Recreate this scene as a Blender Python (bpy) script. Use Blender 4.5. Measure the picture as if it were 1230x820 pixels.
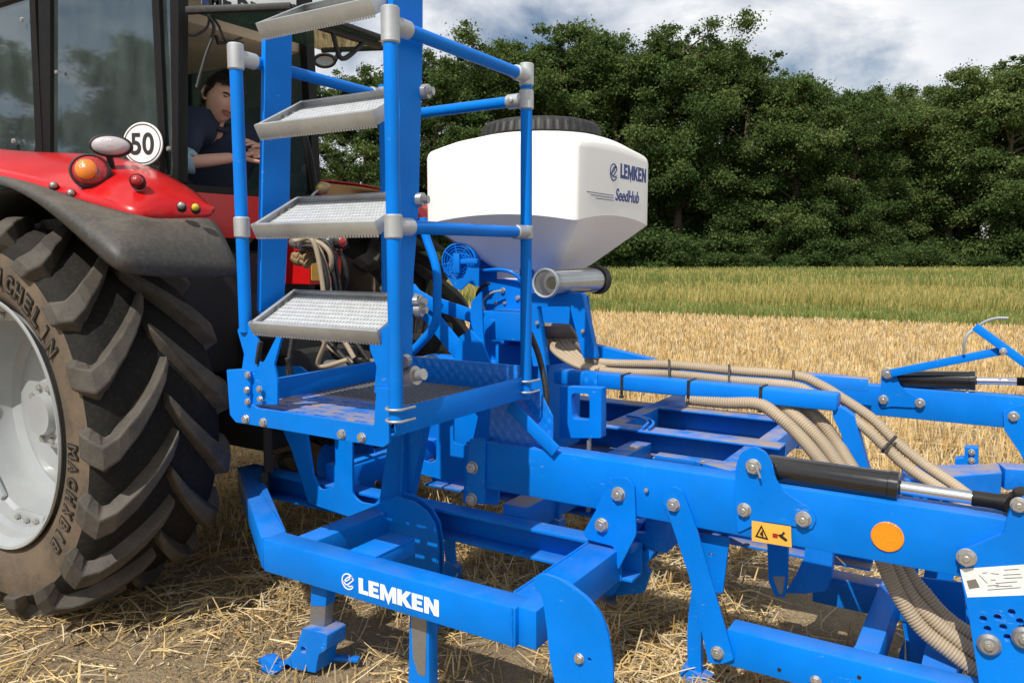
import bpy, bmesh, math, random
import numpy as np
from mathutils import Vector, Matrix, Euler
from mathutils.geometry import tessellate_polygon

for o in list(bpy.data.objects):
    bpy.data.objects.remove(o, do_unlink=True)
SC = bpy.context.scene
COL = SC.collection
R = math.radians
H = 1.60                      # camera height

# ---------------------------------------------------------------- camera
cd = bpy.data.cameras.new('camera'); cam = bpy.data.objects.new('camera', cd); COL.objects.link(cam)
cam.location = (0, 0, H)
cam.rotation_euler = (R(90 - 6.26), 0, R(32))
cd.lens = 28; cd.sensor_width = 36; cd.sensor_fit = 'HORIZONTAL'
cd.clip_start = 0.05; cd.clip_end = 3000
SC.camera = cam

# ---------------------------------------------------------------- sky and sun
# world axes: X runs along the machine away from the tractor, Y across it, Z up
SUN_H = Vector((0.06, -0.99)).normalized(); SUN_EL = 51
w = bpy.data.worlds.new('World'); SC.world = w; w.use_nodes = True
nt = w.node_tree; nt.nodes.clear()
out = nt.nodes.new('ShaderNodeOutputWorld'); bg = nt.nodes.new('ShaderNodeBackground')
sky = nt.nodes.new('ShaderNodeTexSky'); sky.sky_type = 'NISHITA'; sky.sun_disc = False
sky.sun_elevation = R(SUN_EL); sky.sun_rotation = math.atan2(SUN_H.x, SUN_H.y)
sky.air_density = 1.0; sky.dust_density = 0.8; sky.ozone_density = 1.0
tc = nt.nodes.new('ShaderNodeTexCoord'); mp = nt.nodes.new('ShaderNodeMapping')
mp.inputs['Scale'].default_value = (1.0, 1.0, 2.0)
nz = nt.nodes.new('ShaderNodeTexNoise'); nz.inputs['Scale'].default_value = 3.4
nz.inputs['Detail'].default_value = 9; nz.inputs['Roughness'].default_value = 0.56; nz.inputs['Distortion'].default_value = 0.25
cr = nt.nodes.new('ShaderNodeValToRGB')
cr.color_ramp.elements[0].position = 0.37; cr.color_ramp.elements[0].color = (0, 0, 0, 1)
cr.color_ramp.elements[1].position = 0.54; cr.color_ramp.elements[1].color = (1, 1, 1, 1)
nz2 = nt.nodes.new('ShaderNodeTexNoise'); nz2.inputs['Scale'].default_value = 5.5; nz2.inputs['Detail'].default_value = 7
cr2 = nt.nodes.new('ShaderNodeValToRGB')
cr2.color_ramp.elements[0].position = 0.32; cr2.color_ramp.elements[0].color = (8.9, 9.4, 10.3, 1)
cr2.color_ramp.elements[1].position = 0.68; cr2.color_ramp.elements[1].color = (12.8, 12.8, 12.8, 1)
mx = nt.nodes.new('ShaderNodeMixRGB')
L = nt.links
L.new(tc.outputs['Generated'], mp.inputs['Vector'])
L.new(mp.outputs['Vector'], nz.inputs['Vector']); L.new(mp.outputs['Vector'], nz2.inputs['Vector'])
L.new(nz.outputs['Fac'], cr.inputs['Fac']); L.new(nz2.outputs['Fac'], cr2.inputs['Fac'])
L.new(cr.outputs['Color'], mx.inputs['Fac']); L.new(sky.outputs['Color'], mx.inputs['Color1']); L.new(cr2.outputs['Color'], mx.inputs['Color2'])
L.new(mx.outputs['Color'], bg.inputs['Color']); bg.inputs['Strength'].default_value = 0.082
L.new(bg.outputs['Background'], out.inputs['Surface'])
sd = bpy.data.lights.new('sun', 'SUN'); so = bpy.data.objects.new('sun', sd); COL.objects.link(so)
sd.energy = 4.8; sd.angle = R(0.5); sd.color = (1.0, 0.955, 0.88)
sdir = Vector((SUN_H.x * math.cos(R(SUN_EL)), SUN_H.y * math.cos(R(SUN_EL)), math.sin(R(SUN_EL))))
so.rotation_euler = sdir.to_track_quat('Z', 'Y').to_euler(); so.location = sdir * 50

SC.render.engine = 'CYCLES'
SC.view_settings.view_transform = 'Standard'; SC.view_settings.look = 'None'
SC.view_settings.gamma = 1; SC.view_settings.exposure = 0.0
SC.cycles.max_bounces = 8; SC.cycles.transparent_max_bounces = 12
SC.render.resolution_x = 1024; SC.render.resolution_y = 682

# ---------------------------------------------------------------- measuring helpers
CR = cam.rotation_euler.to_matrix()
F = 28 / 36 * 1230
def U(px, py, a=None, b=None, z=None):
    """point of the world seen at a spot of the survey photo, on the plane x=a, y=b or z=z"""
    d = CR @ Vector(((px - 615) / F, -(py - 410) / F, -1))
    o = Vector((0, 0, H))
    if a is not None: t = (a - o.x) / d.x
    elif b is not None: t = (b - o.y) / d.y
    else: t = (z - o.z) / d.z
    return o + d * t

# ---------------------------------------------------------------- materials
MATS = {}
def newmat(name):
    m = bpy.data.materials.new(name); m.use_nodes = True; MATS[name] = m
    return m, m.node_tree, m.node_tree.nodes['Principled BSDF']
def ramp(nt, fac, c0, c1, p0=0.35, p1=0.65):
    r = nt.nodes.new('ShaderNodeValToRGB')
    r.color_ramp.elements[0].position = p0; r.color_ramp.elements[1].position = p1
    r.color_ramp.elements[0].color = (*c0, 1) if len(c0) == 3 else c0
    r.color_ramp.elements[1].color = (*c1, 1) if len(c1) == 3 else c1
    nt.links.new(fac, r.inputs['Fac']); return r.outputs['Color']
def noise(nt, scale, detail=4, rough=0.55, coord='Object', stretch=None):
    t = nt.nodes.new('ShaderNodeTexCoord'); n = nt.nodes.new('ShaderNodeTexNoise')
    n.inputs['Scale'].default_value = scale; n.inputs['Detail'].default_value = detail; n.inputs['Roughness'].default_value = rough
    if stretch:
        m = nt.nodes.new('ShaderNodeMapping'); m.inputs['Scale'].default_value = stretch
        nt.links.new(t.outputs[coord], m.inputs['Vector']); nt.links.new(m.outputs['Vector'], n.inputs['Vector'])
    else: nt.links.new(t.outputs[coord], n.inputs['Vector'])
    return n.outputs['Fac']
def mixc(nt, fac, a, b):
    m = nt.nodes.new('ShaderNodeMixRGB')
    if isinstance(fac, float): m.inputs['Fac'].default_value = fac
    else: nt.links.new(fac, m.inputs['Fac'])
    for s, c in (('Color1', a), ('Color2', b)):
        if isinstance(c, tuple): m.inputs[s].default_value = (*c, 1)
        else: nt.links.new(c, m.inputs[s])
    return m.outputs['Color']
def math_(nt, op, a, b=None):
    m = nt.nodes.new('ShaderNodeMath'); m.operation = op
    for i, v in enumerate((a, b)):
        if v is None: continue
        if isinstance(v, (int, float)): m.inputs[i].default_value = v
        else: nt.links.new(v, m.inputs[i])
    return m.outputs['Value']
def bump(nt, bs, h, strength=0.3, dist=0.01):
    b = nt.nodes.new('ShaderNodeBump'); b.inputs['Strength'].default_value = strength; b.inputs['Distance'].default_value = dist
    nt.links.new(h, b.inputs['Height']); nt.links.new(b.outputs['Normal'], bs.inputs['Normal'])
def upmask(nt, lo=0.6, hi=0.95):
    g = nt.nodes.new('ShaderNodeNewGeometry'); s = nt.nodes.new('ShaderNodeSeparateXYZ')
    nt.links.new(g.outputs['Normal'], s.inputs['Vector'])
    mr = nt.nodes.new('ShaderNodeMapRange'); mr.inputs['From Min'].default_value = lo; mr.inputs['From Max'].default_value = hi
    nt.links.new(s.outputs['Z'], mr.inputs['Value']); return mr.outputs['Result']
def dusty(name, col, rough=0.35, dust=0.5, dustcol=(0.33, 0.25, 0.17), all_over=0.06, metal=0.0, coat=0.0, var=0.12, bmp=0.0, dscale=3.0, spec=0.5, chips=0):
    m, nt, bs = newmat(name)
    n1 = noise(nt, 2.5, 5); n2 = noise(nt, dscale, 6, 0.65); n3 = noise(nt, 60, 3)
    dark = tuple(c * (1 - var) for c in col); lite = tuple(min(1, c * (1 + var)) for c in col)
    c = ramp(nt, n1, dark, lite)
    patch = ramp(nt, n2, (0, 0, 0), (1, 1, 1), 0.38, 0.72)
    up = upmask(nt)
    f = math_(nt, 'MULTIPLY', up, patch); f = math_(nt, 'MULTIPLY', f, dust)
    sp = ramp(nt, n3, (0, 0, 0), (1, 1, 1), 0.45, 0.75)
    g = math_(nt, 'MULTIPLY', sp, all_over); f = math_(nt, 'ADD', f, g); f = math_(nt, 'MINIMUM', f, 0.95)
    c = mixc(nt, f, c, dustcol)
    if chips:
        nA = noise(nt, 9, 8, 0.75); nB = noise(nt, 34, 3, 0.6, stretch=(1, 1, 4)); k1 = ramp(nt, nA, (0, 0, 0), (1, 1, 1), 0.585, 0.62); k2 = ramp(nt, nB, (0, 0, 0), (1, 1, 1), 0.60, 0.70)
        kk = math_(nt, 'MULTIPLY', k1, k2); kk = math_(nt, 'MULTIPLY', kk, chips); c = mixc(nt, kk, c, (0.30, 0.40, 0.52))
        nC = noise(nt, 1.7, 6, 0.7); k3 = ramp(nt, nC, (0, 0, 0), (1, 1, 1), 0.45, 0.8); k3 = math_(nt, 'MULTIPLY', k3, 0.14 * chips); c = mixc(nt, k3, c, (0.10, 0.22, 0.42))
    nt.links.new(c, bs.inputs['Base Color'])
    r = math_(nt, 'MULTIPLY', f, 0.6); r = math_(nt, 'ADD', r, rough)
    r2 = math_(nt, 'MULTIPLY', n2, 0.12); r = math_(nt, 'ADD', r, r2); nt.links.new(r, bs.inputs['Roughness'])
    bs.inputs['Metallic'].default_value = metal; bs.inputs['Specular IOR Level'].default_value = spec
    if coat: bs.inputs['Coat Weight'].default_value = coat; bs.inputs['Coat Roughness'].default_value = 0.12
    if bmp: bump(nt, bs, n3, bmp, 0.004)
    return m
BLUE = (0.0003, 0.172, 0.66)
dusty('blue_paint', BLUE, 0.34, 0.16, all_over=0.008, spec=0.12, chips=0.55)
dusty('blue_dirty', BLUE, 0.36, 1.35, all_over=0.04, dscale=5, spec=0.2, chips=0.8)
dusty('blue_clean', BLUE, 0.28, 0.1, all_over=0.01, spec=0.4)
dusty('galvanised', (0.43, 0.45, 0.46), 0.42, 0.2, (0.36, 0.36, 0.34), all_over=0.2, metal=0.6, var=0.28, bmp=0.15, dscale=14)
dusty('bolt_zinc', (0.50, 0.49, 0.46), 0.28, 0.2, (0.3, 0.27, 0.22), all_over=0.25, metal=0.75)
dusty('chrome_rod', (0.85, 0.85, 0.85), 0.08, 0.3, all_over=0.02, metal=1.0)
dusty('worn_steel', (0.32, 0.33, 0.34), 0.35, 0.3, (0.20, 0.13, 0.08), all_over=0.3, metal=0.7)
dusty('black_gloss', (0.010, 0.010, 0.011), 0.10, 0.12, (0.22, 0.18, 0.13), all_over=0.02, coat=0.5)
dusty('black_plastic', (0.012, 0.012, 0.013), 0.5, 0.2, (0.20, 0.17, 0.13), all_over=0.12)
dusty('cab_black', (0.006, 0.006, 0.006), 0.5, 0.1, all_over=0.01, spec=0.25)
dusty('chassis_dark', (0.012, 0.012, 0.012), 0.6, 0.25, (0.08, 0.065, 0.05), all_over=0.12, dscale=8)
dusty('red_paint', (0.50, 0.006, 0.008), 0.25, 0.05, (0.4, 0.3, 0.22), all_over=0.01, coat=0.25, spec=0.35)
dusty('fender_rubber', (0.040, 0.038, 0.036), 0.48, 0.55, (0.22, 0.18, 0.13), all_over=0.18, dscale=3, bmp=0.3)
dusty('tank_white', (0.86, 0.86, 0.82), 0.38, 0.1, (0.6, 0.52, 0.42), all_over=0.01, var=0.02)
MATS['tank_white'].node_tree.nodes['Principled BSDF'].inputs['Subsurface Weight'].default_value = 0.0
dusty('rim_silver', (0.36, 0.38, 0.39), 0.32, 0.1, (0.4, 0.33, 0.25), all_over=0.10, metal=0.15, coat=0.2)
dusty('lettering_navy', (0.02, 0.05, 0.22), 0.5, 0, all_over=0.0)
dusty('lettering_white', (0.85, 0.85, 0.85), 0.5, 0, all_over=0.04)
dusty('lettering_black', (0.012, 0.012, 0.012), 0.5, 0, all_over=0.0)
dusty('sticker_white', (0.78, 0.78, 0.76), 0.4, 0, all_over=0.05)
dusty('sticker_yellow', (0.80, 0.42, 0.06), 0.4, 0, all_over=0.08)
dusty('hose_beige', (0.37, 0.295, 0.205), 0.5, 0.25, (0.35, 0.27, 0.18), all_over=0.15, var=0.15, dscale=12)
dusty('hose_grey', (0.17, 0.15, 0.13), 0.5, 0.25, all_over=0.15)
dusty('cable_grey', (0.30, 0.32, 0.33), 0.4, 0, all_over=0.1)
dusty('headliner', (0.50, 0.41, 0.28), 0.9, 0, all_over=0.05)
dusty('seat_fabric', (0.03, 0.03, 0.035), 0.9, 0.1, all_over=0.05)
dusty('shirt_navy', (0.018, 0.026, 0.055), 0.9, 0, all_over=0.03)
dusty('cuff_blue', (0.28, 0.42, 0.50), 0.8, 0, all_over=0.0)
dusty('trousers', (0.03, 0.04, 0.06), 0.9, 0, all_over=0.03)
dusty('skin', (0.66, 0.37, 0.27), 0.5, 0.0, all_over=0.0, var=0.16)
dusty('hair', (0.020, 0.013, 0.009), 0.6, 0, all_over=0.0)
dusty('lips', (0.30, 0.10, 0.08), 0.5, 0, all_over=0.0)
dusty('eye_white', (0.10, 0.07, 0.05), 0.3, 0, all_over=0.0)
dusty('brass_fitting', (0.36, 0.25, 0.13), 0.4, 0.3, all_over=0.2, metal=0.5)
dusty('tyre_tread', (0.012, 0.0115, 0.011), 0.7, 0.3, (0.10, 0.08, 0.06), all_over=0.15, spec=0.2)
dusty('bark', (0.11, 0.08, 0.055), 0.9, 0, all_over=0.2, bmp=0.6)

def reflector(name, col):
    m, nt, bs = newmat(name); bs.inputs['Base Color'].default_value = (*col, 1); bs.inputs['Roughness'].default_value = 0.18
    bs.inputs['Coat Weight'].default_value = 1.0
    t = nt.nodes.new('ShaderNodeTexCoord'); v = nt.nodes.new('ShaderNodeTexVoronoi'); v.inputs['Scale'].default_value = 260
    nt.links.new(t.outputs['Object'], v.inputs['Vector']); bump(nt, bs, v.outputs['Distance'], 0.5, 0.002)
reflector('reflector_orange', (0.95, 0.26, 0.004)); reflector('lamp_orange', (0.75, 0.20, 0.01)); reflector('lamp_red', (0.35, 0.01, 0.01))
reflector('lamp_clear', (0.45, 0.40, 0.42)); reflector('reflector_yellow', (0.7, 0.5, 0.03))

# lugs and sidewall: rubber with dried soil
def rubber(name, base, dust, lo, hi, sc):
    m, nt, bs = newmat(name)
    n = noise(nt, sc, 7, 0.62); n2 = noise(nt, 90, 3)
    c = ramp(nt, n, base, dust, lo, hi); c = mixc(nt, ramp(nt, n2, (0, 0, 0), (0.35, 0.35, 0.35)), c, dust)
    nt.links.new(c, bs.inputs['Base Color']); bs.inputs['Roughness'].default_value = 0.72
    bump(nt, bs, n2, 0.25, 0.004)
rubber('tyre_lug', (0.026, 0.024, 0.022), (0.095, 0.080, 0.062), 0.3, 0.78, 9)
rubber('tyre_wall', (0.045, 0.038, 0.031), (0.165, 0.118, 0.075), 0.32, 0.74, 5)

# step and floor sheets: perforated galvanised sheet, raised rims round each hole
def perforated(name, col, hole, sx, sy, rad, metal=0.5, floor=None):
    m, nt, bs = newmat(name)
    t = nt.nodes.new('ShaderNodeTexCoord'); mpp = nt.nodes.new('ShaderNodeMapping'); mpp.inputs['Scale'].default_value = (sx, sy, 0.0)
    nt.links.new(t.outputs['Object'], mpp.inputs['Vector'])
    v = nt.nodes.new('ShaderNodeTexVoronoi'); v.inputs['Scale'].default_value = 1; v.inputs['Randomness'].default_value = 0.0
    nt.links.new(mpp.outputs['Vector'], v.inputs['Vector'])
    h = ramp(nt, v.outputs['Distance'], (1, 1, 1), (0, 0, 0), rad, rad + 0.06)
    n1 = noise(nt, 30, 4)
    base = ramp(nt, n1, tuple(c * 0.8 for c in col), col)
    if floor:
        n2 = noise(nt, 5, 5); base = mixc(nt, ramp(nt, n2, (0, 0, 0), (1, 1, 1), 0.42, 0.55), base, floor)
    c = mixc(nt, h, base, hole); nt.links.new(c, bs.inputs['Base Color'])
    bs.inputs['Metallic'].default_value = metal; bs.inputs['Roughness'].default_value = 0.42
    bump(nt, bs, v.outputs['Distance'], 0.6, 0.01)
perforated('perforated_sheet', (0.66, 0.68, 0.69), (0.20, 0.21, 0.22), 70, 46, 0.16, 0.3)
perforated('grate_sheet', (0.16, 0.19, 0.26), (0.01, 0.02, 0.05), 40, 40, 0.26, 0.3, (0.24, 0.20, 0.15))
def glint_dots():
    m, nt, bs = newmat('blue_glint_dots')
    t = nt.nodes.new('ShaderNodeTexCoord'); mpp = nt.nodes.new('ShaderNodeMapping'); mpp.inputs['Scale'].default_value = (38, 38, 30)
    mpp.inputs['Rotation'].default_value = (0.6, 0.5, 0.78)
    nt.links.new(t.outputs['Object'], mpp.inputs['Vector'])
    v = nt.nodes.new('ShaderNodeTexVoronoi'); v.inputs['Scale'].default_value = 1; v.inputs['Randomness'].default_value = 0.05
    nt.links.new(mpp.outputs['Vector'], v.inputs['Vector'])
    c = ramp(nt, v.outputs['Distance'], (0.01, 0.22, 0.76), BLUE, 0.2, 0.45)  # brighter dots: light reflected off a tread grid, put into the colour
    nt.links.new(c, bs.inputs['Base Color']); bs.inputs['Roughness'].default_value = 0.3
    bump(nt, bs, v.outputs['Distance'], 0.35, 0.01)
glint_dots()

def glass(name, tint, refl=0.12, dust=(0.03, 0.12)):
    m = bpy.data.materials.new(name); m.use_nodes = True; MATS[name] = m; nt = m.node_tree; nt.nodes.clear()
    o = nt.nodes.new('ShaderNodeOutputMaterial'); tr = nt.nodes.new('ShaderNodeBsdfTransparent'); tr.inputs['Color'].default_value = (*tint, 1)
    gl = nt.nodes.new('ShaderNodeBsdfGlossy'); gl.inputs['Roughness'].default_value = 0.03; gl.inputs['Color'].default_value = (0.9, 0.95, 1, 1)
    fr = nt.nodes.new('ShaderNodeFresnel'); fr.inputs['IOR'].default_value = 1.5
    ad = math_(nt, 'ADD', fr.outputs['Fac'], refl); mxs = nt.nodes.new('ShaderNodeMixShader')
    nt.links.new(ad, mxs.inputs['Fac']); nt.links.new(tr.outputs[0], mxs.inputs[1]); nt.links.new(gl.outputs[0], mxs.inputs[2])
    di = nt.nodes.new('ShaderNodeBsdfDiffuse'); di.inputs['Color'].default_value = (0.30, 0.38, 0.37, 1)
    n = noise(nt, 3.5, 6, 0.65, stretch=(1.6, 1.6, .8)); d = ramp(nt, n, (dust[0],) * 3, (dust[1],) * 3, 0.40, 0.75)
    mx2 = nt.nodes.new('ShaderNodeMixShader'); nt.links.new(d, mx2.inputs['Fac'])
    nt.links.new(mxs.outputs[0], mx2.inputs[1]); nt.links.new(di.outputs[0], mx2.inputs[2])
    nt.links.new(mx2.outputs[0], o.inputs['Surface'])
glass('cab_glass', (0.72, 0.84, 0.82), 0.16, (0.07, 0.18))
glass('green_glass', (0.50, 0.64, 0.48), 0.22)
glass('clear_plastic', (0.92, 0.92, 0.90), 0.08, (0.02, 0.10))

# ---------------------------------------------------------------- object helpers
def M(n): return MATS[n]
def tag(o, label=None, cat=None, group=None, kind=None):
    if label: o['label'] = label
    if cat: o['category'] = cat
    if group: o['group'] = group
    if kind: o['kind'] = kind
    return o
def thing(name, label, cat, loc=(0, 0, 0), group=None):
    o = bpy.data.objects.new(name, None); COL.objects.link(o); o.location = loc; o.empty_display_size = 0.1
    return tag(o, label, cat, group)
def worldloc(o):
    v = Vector((0, 0, 0))
    while o: v += o.location; o = o.parent
    return v
def link(name, me, mat, parent=None, smooth=None, matrix=None):
    o = bpy.data.objects.new(name, me); COL.objects.link(o)
    if mat is not None and len(me.materials) == 0:
        for mm in (mat if isinstance(mat, (list, tuple)) else [mat]): me.materials.append(M(mm))
    if matrix is not None: o.matrix_basis = matrix
    if parent:
        o.parent = parent
        off = Matrix.Translation(-worldloc(parent))
        o.matrix_basis = off @ o.matrix_basis
    if smooth is not None:
        me.polygons.foreach_set('use_smooth', [True] * len(me.polygons))
        if smooth < 180: me.set_sharp_from_angle(angle=R(smooth))
    return o
def from_bm(bm, name='m'):
    bmesh.ops.recalc_face_normals(bm, faces=bm.faces)
    me = bpy.data.meshes.new(name); bm.to_mesh(me); bm.free(); return me
class MB:
    """collects shapes into one mesh"""
    def __init__(s): s.v = []; s.f = []; s.m = []; s.cur = 0
    def add(s, vs, fs):
        n = len(s.v); s.v += [Vector(v) for v in vs]; s.f += [tuple(i + n for i in f) for f in fs]; s.m += [s.cur] * len(fs)
    def box(s, a0, a1, b0, b1, z0, z1, bev=0.004):
        s.obox(Vector(((a0 + a1) / 2, (b0 + b1) / 2, (z0 + z1) / 2)), Vector((1, 0, 0)), Vector((0, 1, 0)), Vector((0, 0, 1)), abs(a1 - a0), abs(b1 - b0), abs(z1 - z0), bev)
    def obox(s, c, ux, uy, uz, sx, sy, sz, bev=0.004):
        bm = bmesh.new(); bmesh.ops.create_cube(bm, size=1)
        for v in bm.verts: v.co = Vector((v.co.x * sx, v.co.y * sy, v.co.z * sz))
        bev = min(bev, sx * .3, sy * .3, sz * .3)
        if bev > 0: bmesh.ops.bevel(bm, geom=list(bm.edges), offset=bev, segments=2, affect='EDGES', profile=0.5)
        bm.verts.ensure_lookup_table(); vs = [c + ux * v.co.x + uy * v.co.y + uz * v.co.z for v in bm.verts]
        s.add(vs, [[v.index for v in f.verts] for f in bm.faces]); bm.free()
    def bar(s, p, q, wd, ht, up=Vector((0, 0, 1)), bev=0.004):
        p = Vector(p); q = Vector(q); d = (q - p); l = d.length; d.normalize()
        y = up.cross(d).normalized(); z = d.cross(y).normalized()
        s.obox((p + q) / 2, d, y, z, l, wd, ht, bev)
    def tube(s, pts, r, n=12, cap=True, rfun=None):
        pts = [Vector(p) for p in pts]; ns = len(pts)
        t0 = (pts[1] - pts[0]).normalized(); up = Vector((0, 0, 1)) if abs(t0.z) < 0.9 else Vector((0, 1, 0))
        nrm = (up - t0 * up.dot(t0)).normalized(); vs = []
        for i, p in enumerate(pts):
            t = (pts[min(i + 1, ns - 1)] - pts[max(i - 1, 0)]).normalized()
            nrm = (nrm - t * nrm.dot(t)).normalized(); bn = t.cross(nrm)
            rr = rfun(i) if rfun else r
            for k in range(n):
                an = 2 * math.pi * k / n; vs.append(p + (nrm * math.cos(an) + bn * math.sin(an)) * rr)
        fs = [(i * n + k, i * n + (k + 1) % n, (i + 1) * n + (k + 1) % n, (i + 1) * n + k) for i in range(ns - 1) for k in range(n)]
        if cap: fs += [tuple(range(n))[::-1], tuple((ns - 1) * n + k for k in range(n))]
        s.add(vs, fs)
    def lathe(s, prof, origin, axis, n=32):
        """prof: (radius, along) pairs, turned round axis"""
        ax = Vector(axis).normalized(); u = ax.orthogonal().normalized(); v = ax.cross(u); o = Vector(origin); vs = []
        for r_, h_ in prof:
            for k in range(n):
                an = 2 * math.pi * k / n; vs.append(o + ax * h_ + (u * math.cos(an) + v * math.sin(an)) * r_)
        fs = [(i * n + k, i * n + (k + 1) % n, (i + 1) * n + (k + 1) % n, (i + 1) * n + k) for i in range(len(prof) - 1) for k in range(n)]
        s.add(vs, fs)
    def loft(s, rows, closed=False):
        n = len(rows[0]); vs = [p for r_ in rows for p in r_]; fs = []
        for i in range(len(rows) - 1):
            for k in range(n if closed else n - 1): fs.append((i * n + k, i * n + (k + 1) % n, (i + 1) * n + (k + 1) % n, (i + 1) * n + k))
        s.add(vs, fs)
    def mesh(s):
        me = bpy.data.meshes.new('m'); me.from_pydata([tuple(v) for v in s.v], [], s.f); me.validate()
        bm = bmesh.new(); bm.from_mesh(me)
        if len(bm.verts) < 60000: bmesh.ops.remove_doubles(bm, verts=bm.verts, dist=1e-5)
        bmesh.ops.recalc_face_normals(bm, faces=bm.faces); bm.to_mesh(me); bm.free()
        return me
    def build(s, name, mat, parent=None, smooth=40):
        return link(name, s.mesh(), mat, parent, smooth)
PLANES = {'b': Matrix(((1, 0, 0), (0, 0, -1), (0, 1, 0))), 'a': Matrix(((0, 0, 1), (1, 0, 0), (0, 1, 0))), 'z': Matrix(((1, 0, 0), (0, 1, 0), (0, 0, 1)))}
def to2(pl, p): return {'b': (p.x, p.z), 'a': (p.y, p.z), 'z': (p.x, p.y)}[pl]
def frame(pl, val, off=0.0):
    m = PLANES[pl].to_4x4(); v = {'b': Vector((0, val, 0)), 'a': Vector((val, 0, 0)), 'z': Vector((0, 0, val))}[pl]
    return Matrix.Translation(v) @ m @ Matrix.Translation((0, 0, off))
def UP(pl, val, pts): return [to2(pl, U(x, y, **{pl: val})) for x, y in pts]
def circ2(c, r_, n=18): return [(c[0] + r_ * math.cos(2 * math.pi * i / n), c[1] + r_ * math.sin(2 * math.pi * i / n)) for i in range(n)]
def plate2(name, pl, val, poly, thick, mat, parent=None, holes=(), bev=0.0015):
    """flat cut sheet: outline and holes in plane coordinates, front face on the plane, body behind it"""
    c = bpy.data.curves.new('c', 'CURVE'); c.dimensions = '2D'; c.fill_mode = 'BOTH'
    bev = min(bev, thick * 0.3); c.extrude = thick / 2 - bev; c.bevel_depth = bev; c.bevel_resolution = 1; c.offset = -bev
    for pp in [poly] + list(holes):
        sp = c.splines.new('POLY'); sp.points.add(len(pp) - 1); sp.use_cyclic_u = True
        for i, q in enumerate(pp): sp.points[i].co = (q[0], q[1], 0, 1)
    o = bpy.data.objects.new('c', c); COL.objects.link(o); dg = bpy.context.evaluated_depsgraph_get()
    me = bpy.data.meshes.new_from_object(o.evaluated_get(dg)); bpy.data.objects.remove(o); bpy.data.curves.remove(c)
    me.materials.clear(); me.transform(frame(pl, val, -thick / 2))
    return link(name, me, mat, parent, 35)
def round_poly(poly, r_, seg=4):
    out = []; n = len(poly)
    for i in range(n):
        p = Vector(poly[i]); a = Vector(poly[i - 1]); b = Vector(poly[(i + 1) % n]); da = (a - p); db = (b - p)
        rr = min(r_, da.length * .45, db.length * .45); p0 = p + da.normalized() * rr; p1 = p + db.normalized() * rr
        for k in range(seg + 1):
            t = k / seg; q = p0 * (1 - t) ** 2 + p * 2 * t * (1 - t) + p1 * t * t; out.append((q.x, q.y))
    return out
def plate(name, pl, val, px, thick, mat, parent=None, holes=(), rnd=0.006, bev=0.0015):
    hs = []
    for h in holes:
        if isinstance(h, tuple): hs.append(circ2(UP(pl, val, [(h[0], h[1])])[0], h[2]))
        else: hs.append(round_poly(UP(pl, val, h), 0.02))
    return plate2(name, pl, val, round_poly(UP(pl, val, px), rnd), thick, mat, parent, hs, bev)
def text(name, s, pl, val, p0, width, height, mat, parent, thick=0.0012, weight=0.0, rot=0.0, shear=0.0, fm=None):
    """lettering as thin solid characters; p0 = plane coordinates of the lower left corner"""
    c = bpy.data.curves.new('t', 'FONT'); c.body = s; c.size = 1; c.offset = weight; c.extrude = 0.02; c.shear = shear; c.space_character = 1.0 + weight * 1.2
    o = bpy.data.objects.new('t', c); COL.objects.link(o); dg = bpy.context.evaluated_depsgraph_get()
    me = bpy.data.meshes.new_from_object(o.evaluated_get(dg)); bpy.data.objects.remove(o); bpy.data.curves.remove(c)
    xs = [v.co.x for v in me.vertices]; ys = [v.co.y for v in me.vertices]
    sx = width / (max(xs) - min(xs)); sy = height / (max(ys) - min(ys))
    me.transform(Matrix.Diagonal((sx, sy, thick / 0.04, 1)) @ Matrix.Translation((-min(xs), -min(ys), 0.02)))
    me.materials.clear()
    fr = fm if fm is not None else frame(pl, val) @ Matrix.Translation((p0[0], p0[1], 0)) @ Matrix.Rotation(rot, 4, 'Z')
    me.transform(fr)
    return link(name, me, mat, parent)
def spline(pts, n=12):
    P = [Vector(p) for p in pts]; P = [P[0] * 2 - P[1]] + P + [P[-1] * 2 - P[-2]]; out = []
    for i in range(1, len(P) - 2):
        p0, p1, p2, p3 = P[i - 1], P[i], P[i + 1], P[i + 2]
        for k in range(n):
            t = k / n; out.append(0.5 * ((2 * p1) + (-p0 + p2) * t + (2 * p0 - 5 * p1 + 4 * p2 - p3) * t * t + (-p0 + 3 * p1 - 3 * p2 + p3) * t ** 3))
    out.append(P[-2]); return out
GLY = {'L': [[(0, 0), (.58, 0), (.58, .24), (.27, .24), (.27, 1), (0, 1)]],
 'E': [[(0, 0), (.62, 0), (.62, .22), (.27, .22), (.27, .40), (.56, .40), (.56, .61), (.27, .61), (.27, .78), (.62, .78), (.62, 1), (0, 1)]],
 'M': [[(0, 0), (.24, 0), (.24, .52), (.48, -.20), (.72, .52), (.72, 0), (.96, 0), (.96, 1), (.70, 1), (.48, .42), (.26, 1), (0, 1)]],
 'K': [[(0, 0), (.27, 0), (.27, .36), (.52, 0), (.84, 0), (.48, .52), (.80, 1), (.50, 1), (.27, .66), (.27, 1), (0, 1)]],
 'N': [[(0, 0), (.25, 0), (.25, .55), (.54, 0), (.80, 0), (.80, 1), (.55, 1), (.55, .45), (.26, 1), (0, 1)]]}
GW = {'L': .62, 'E': .70, 'M': 1.02, 'K': .84, 'N': .80}
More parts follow.
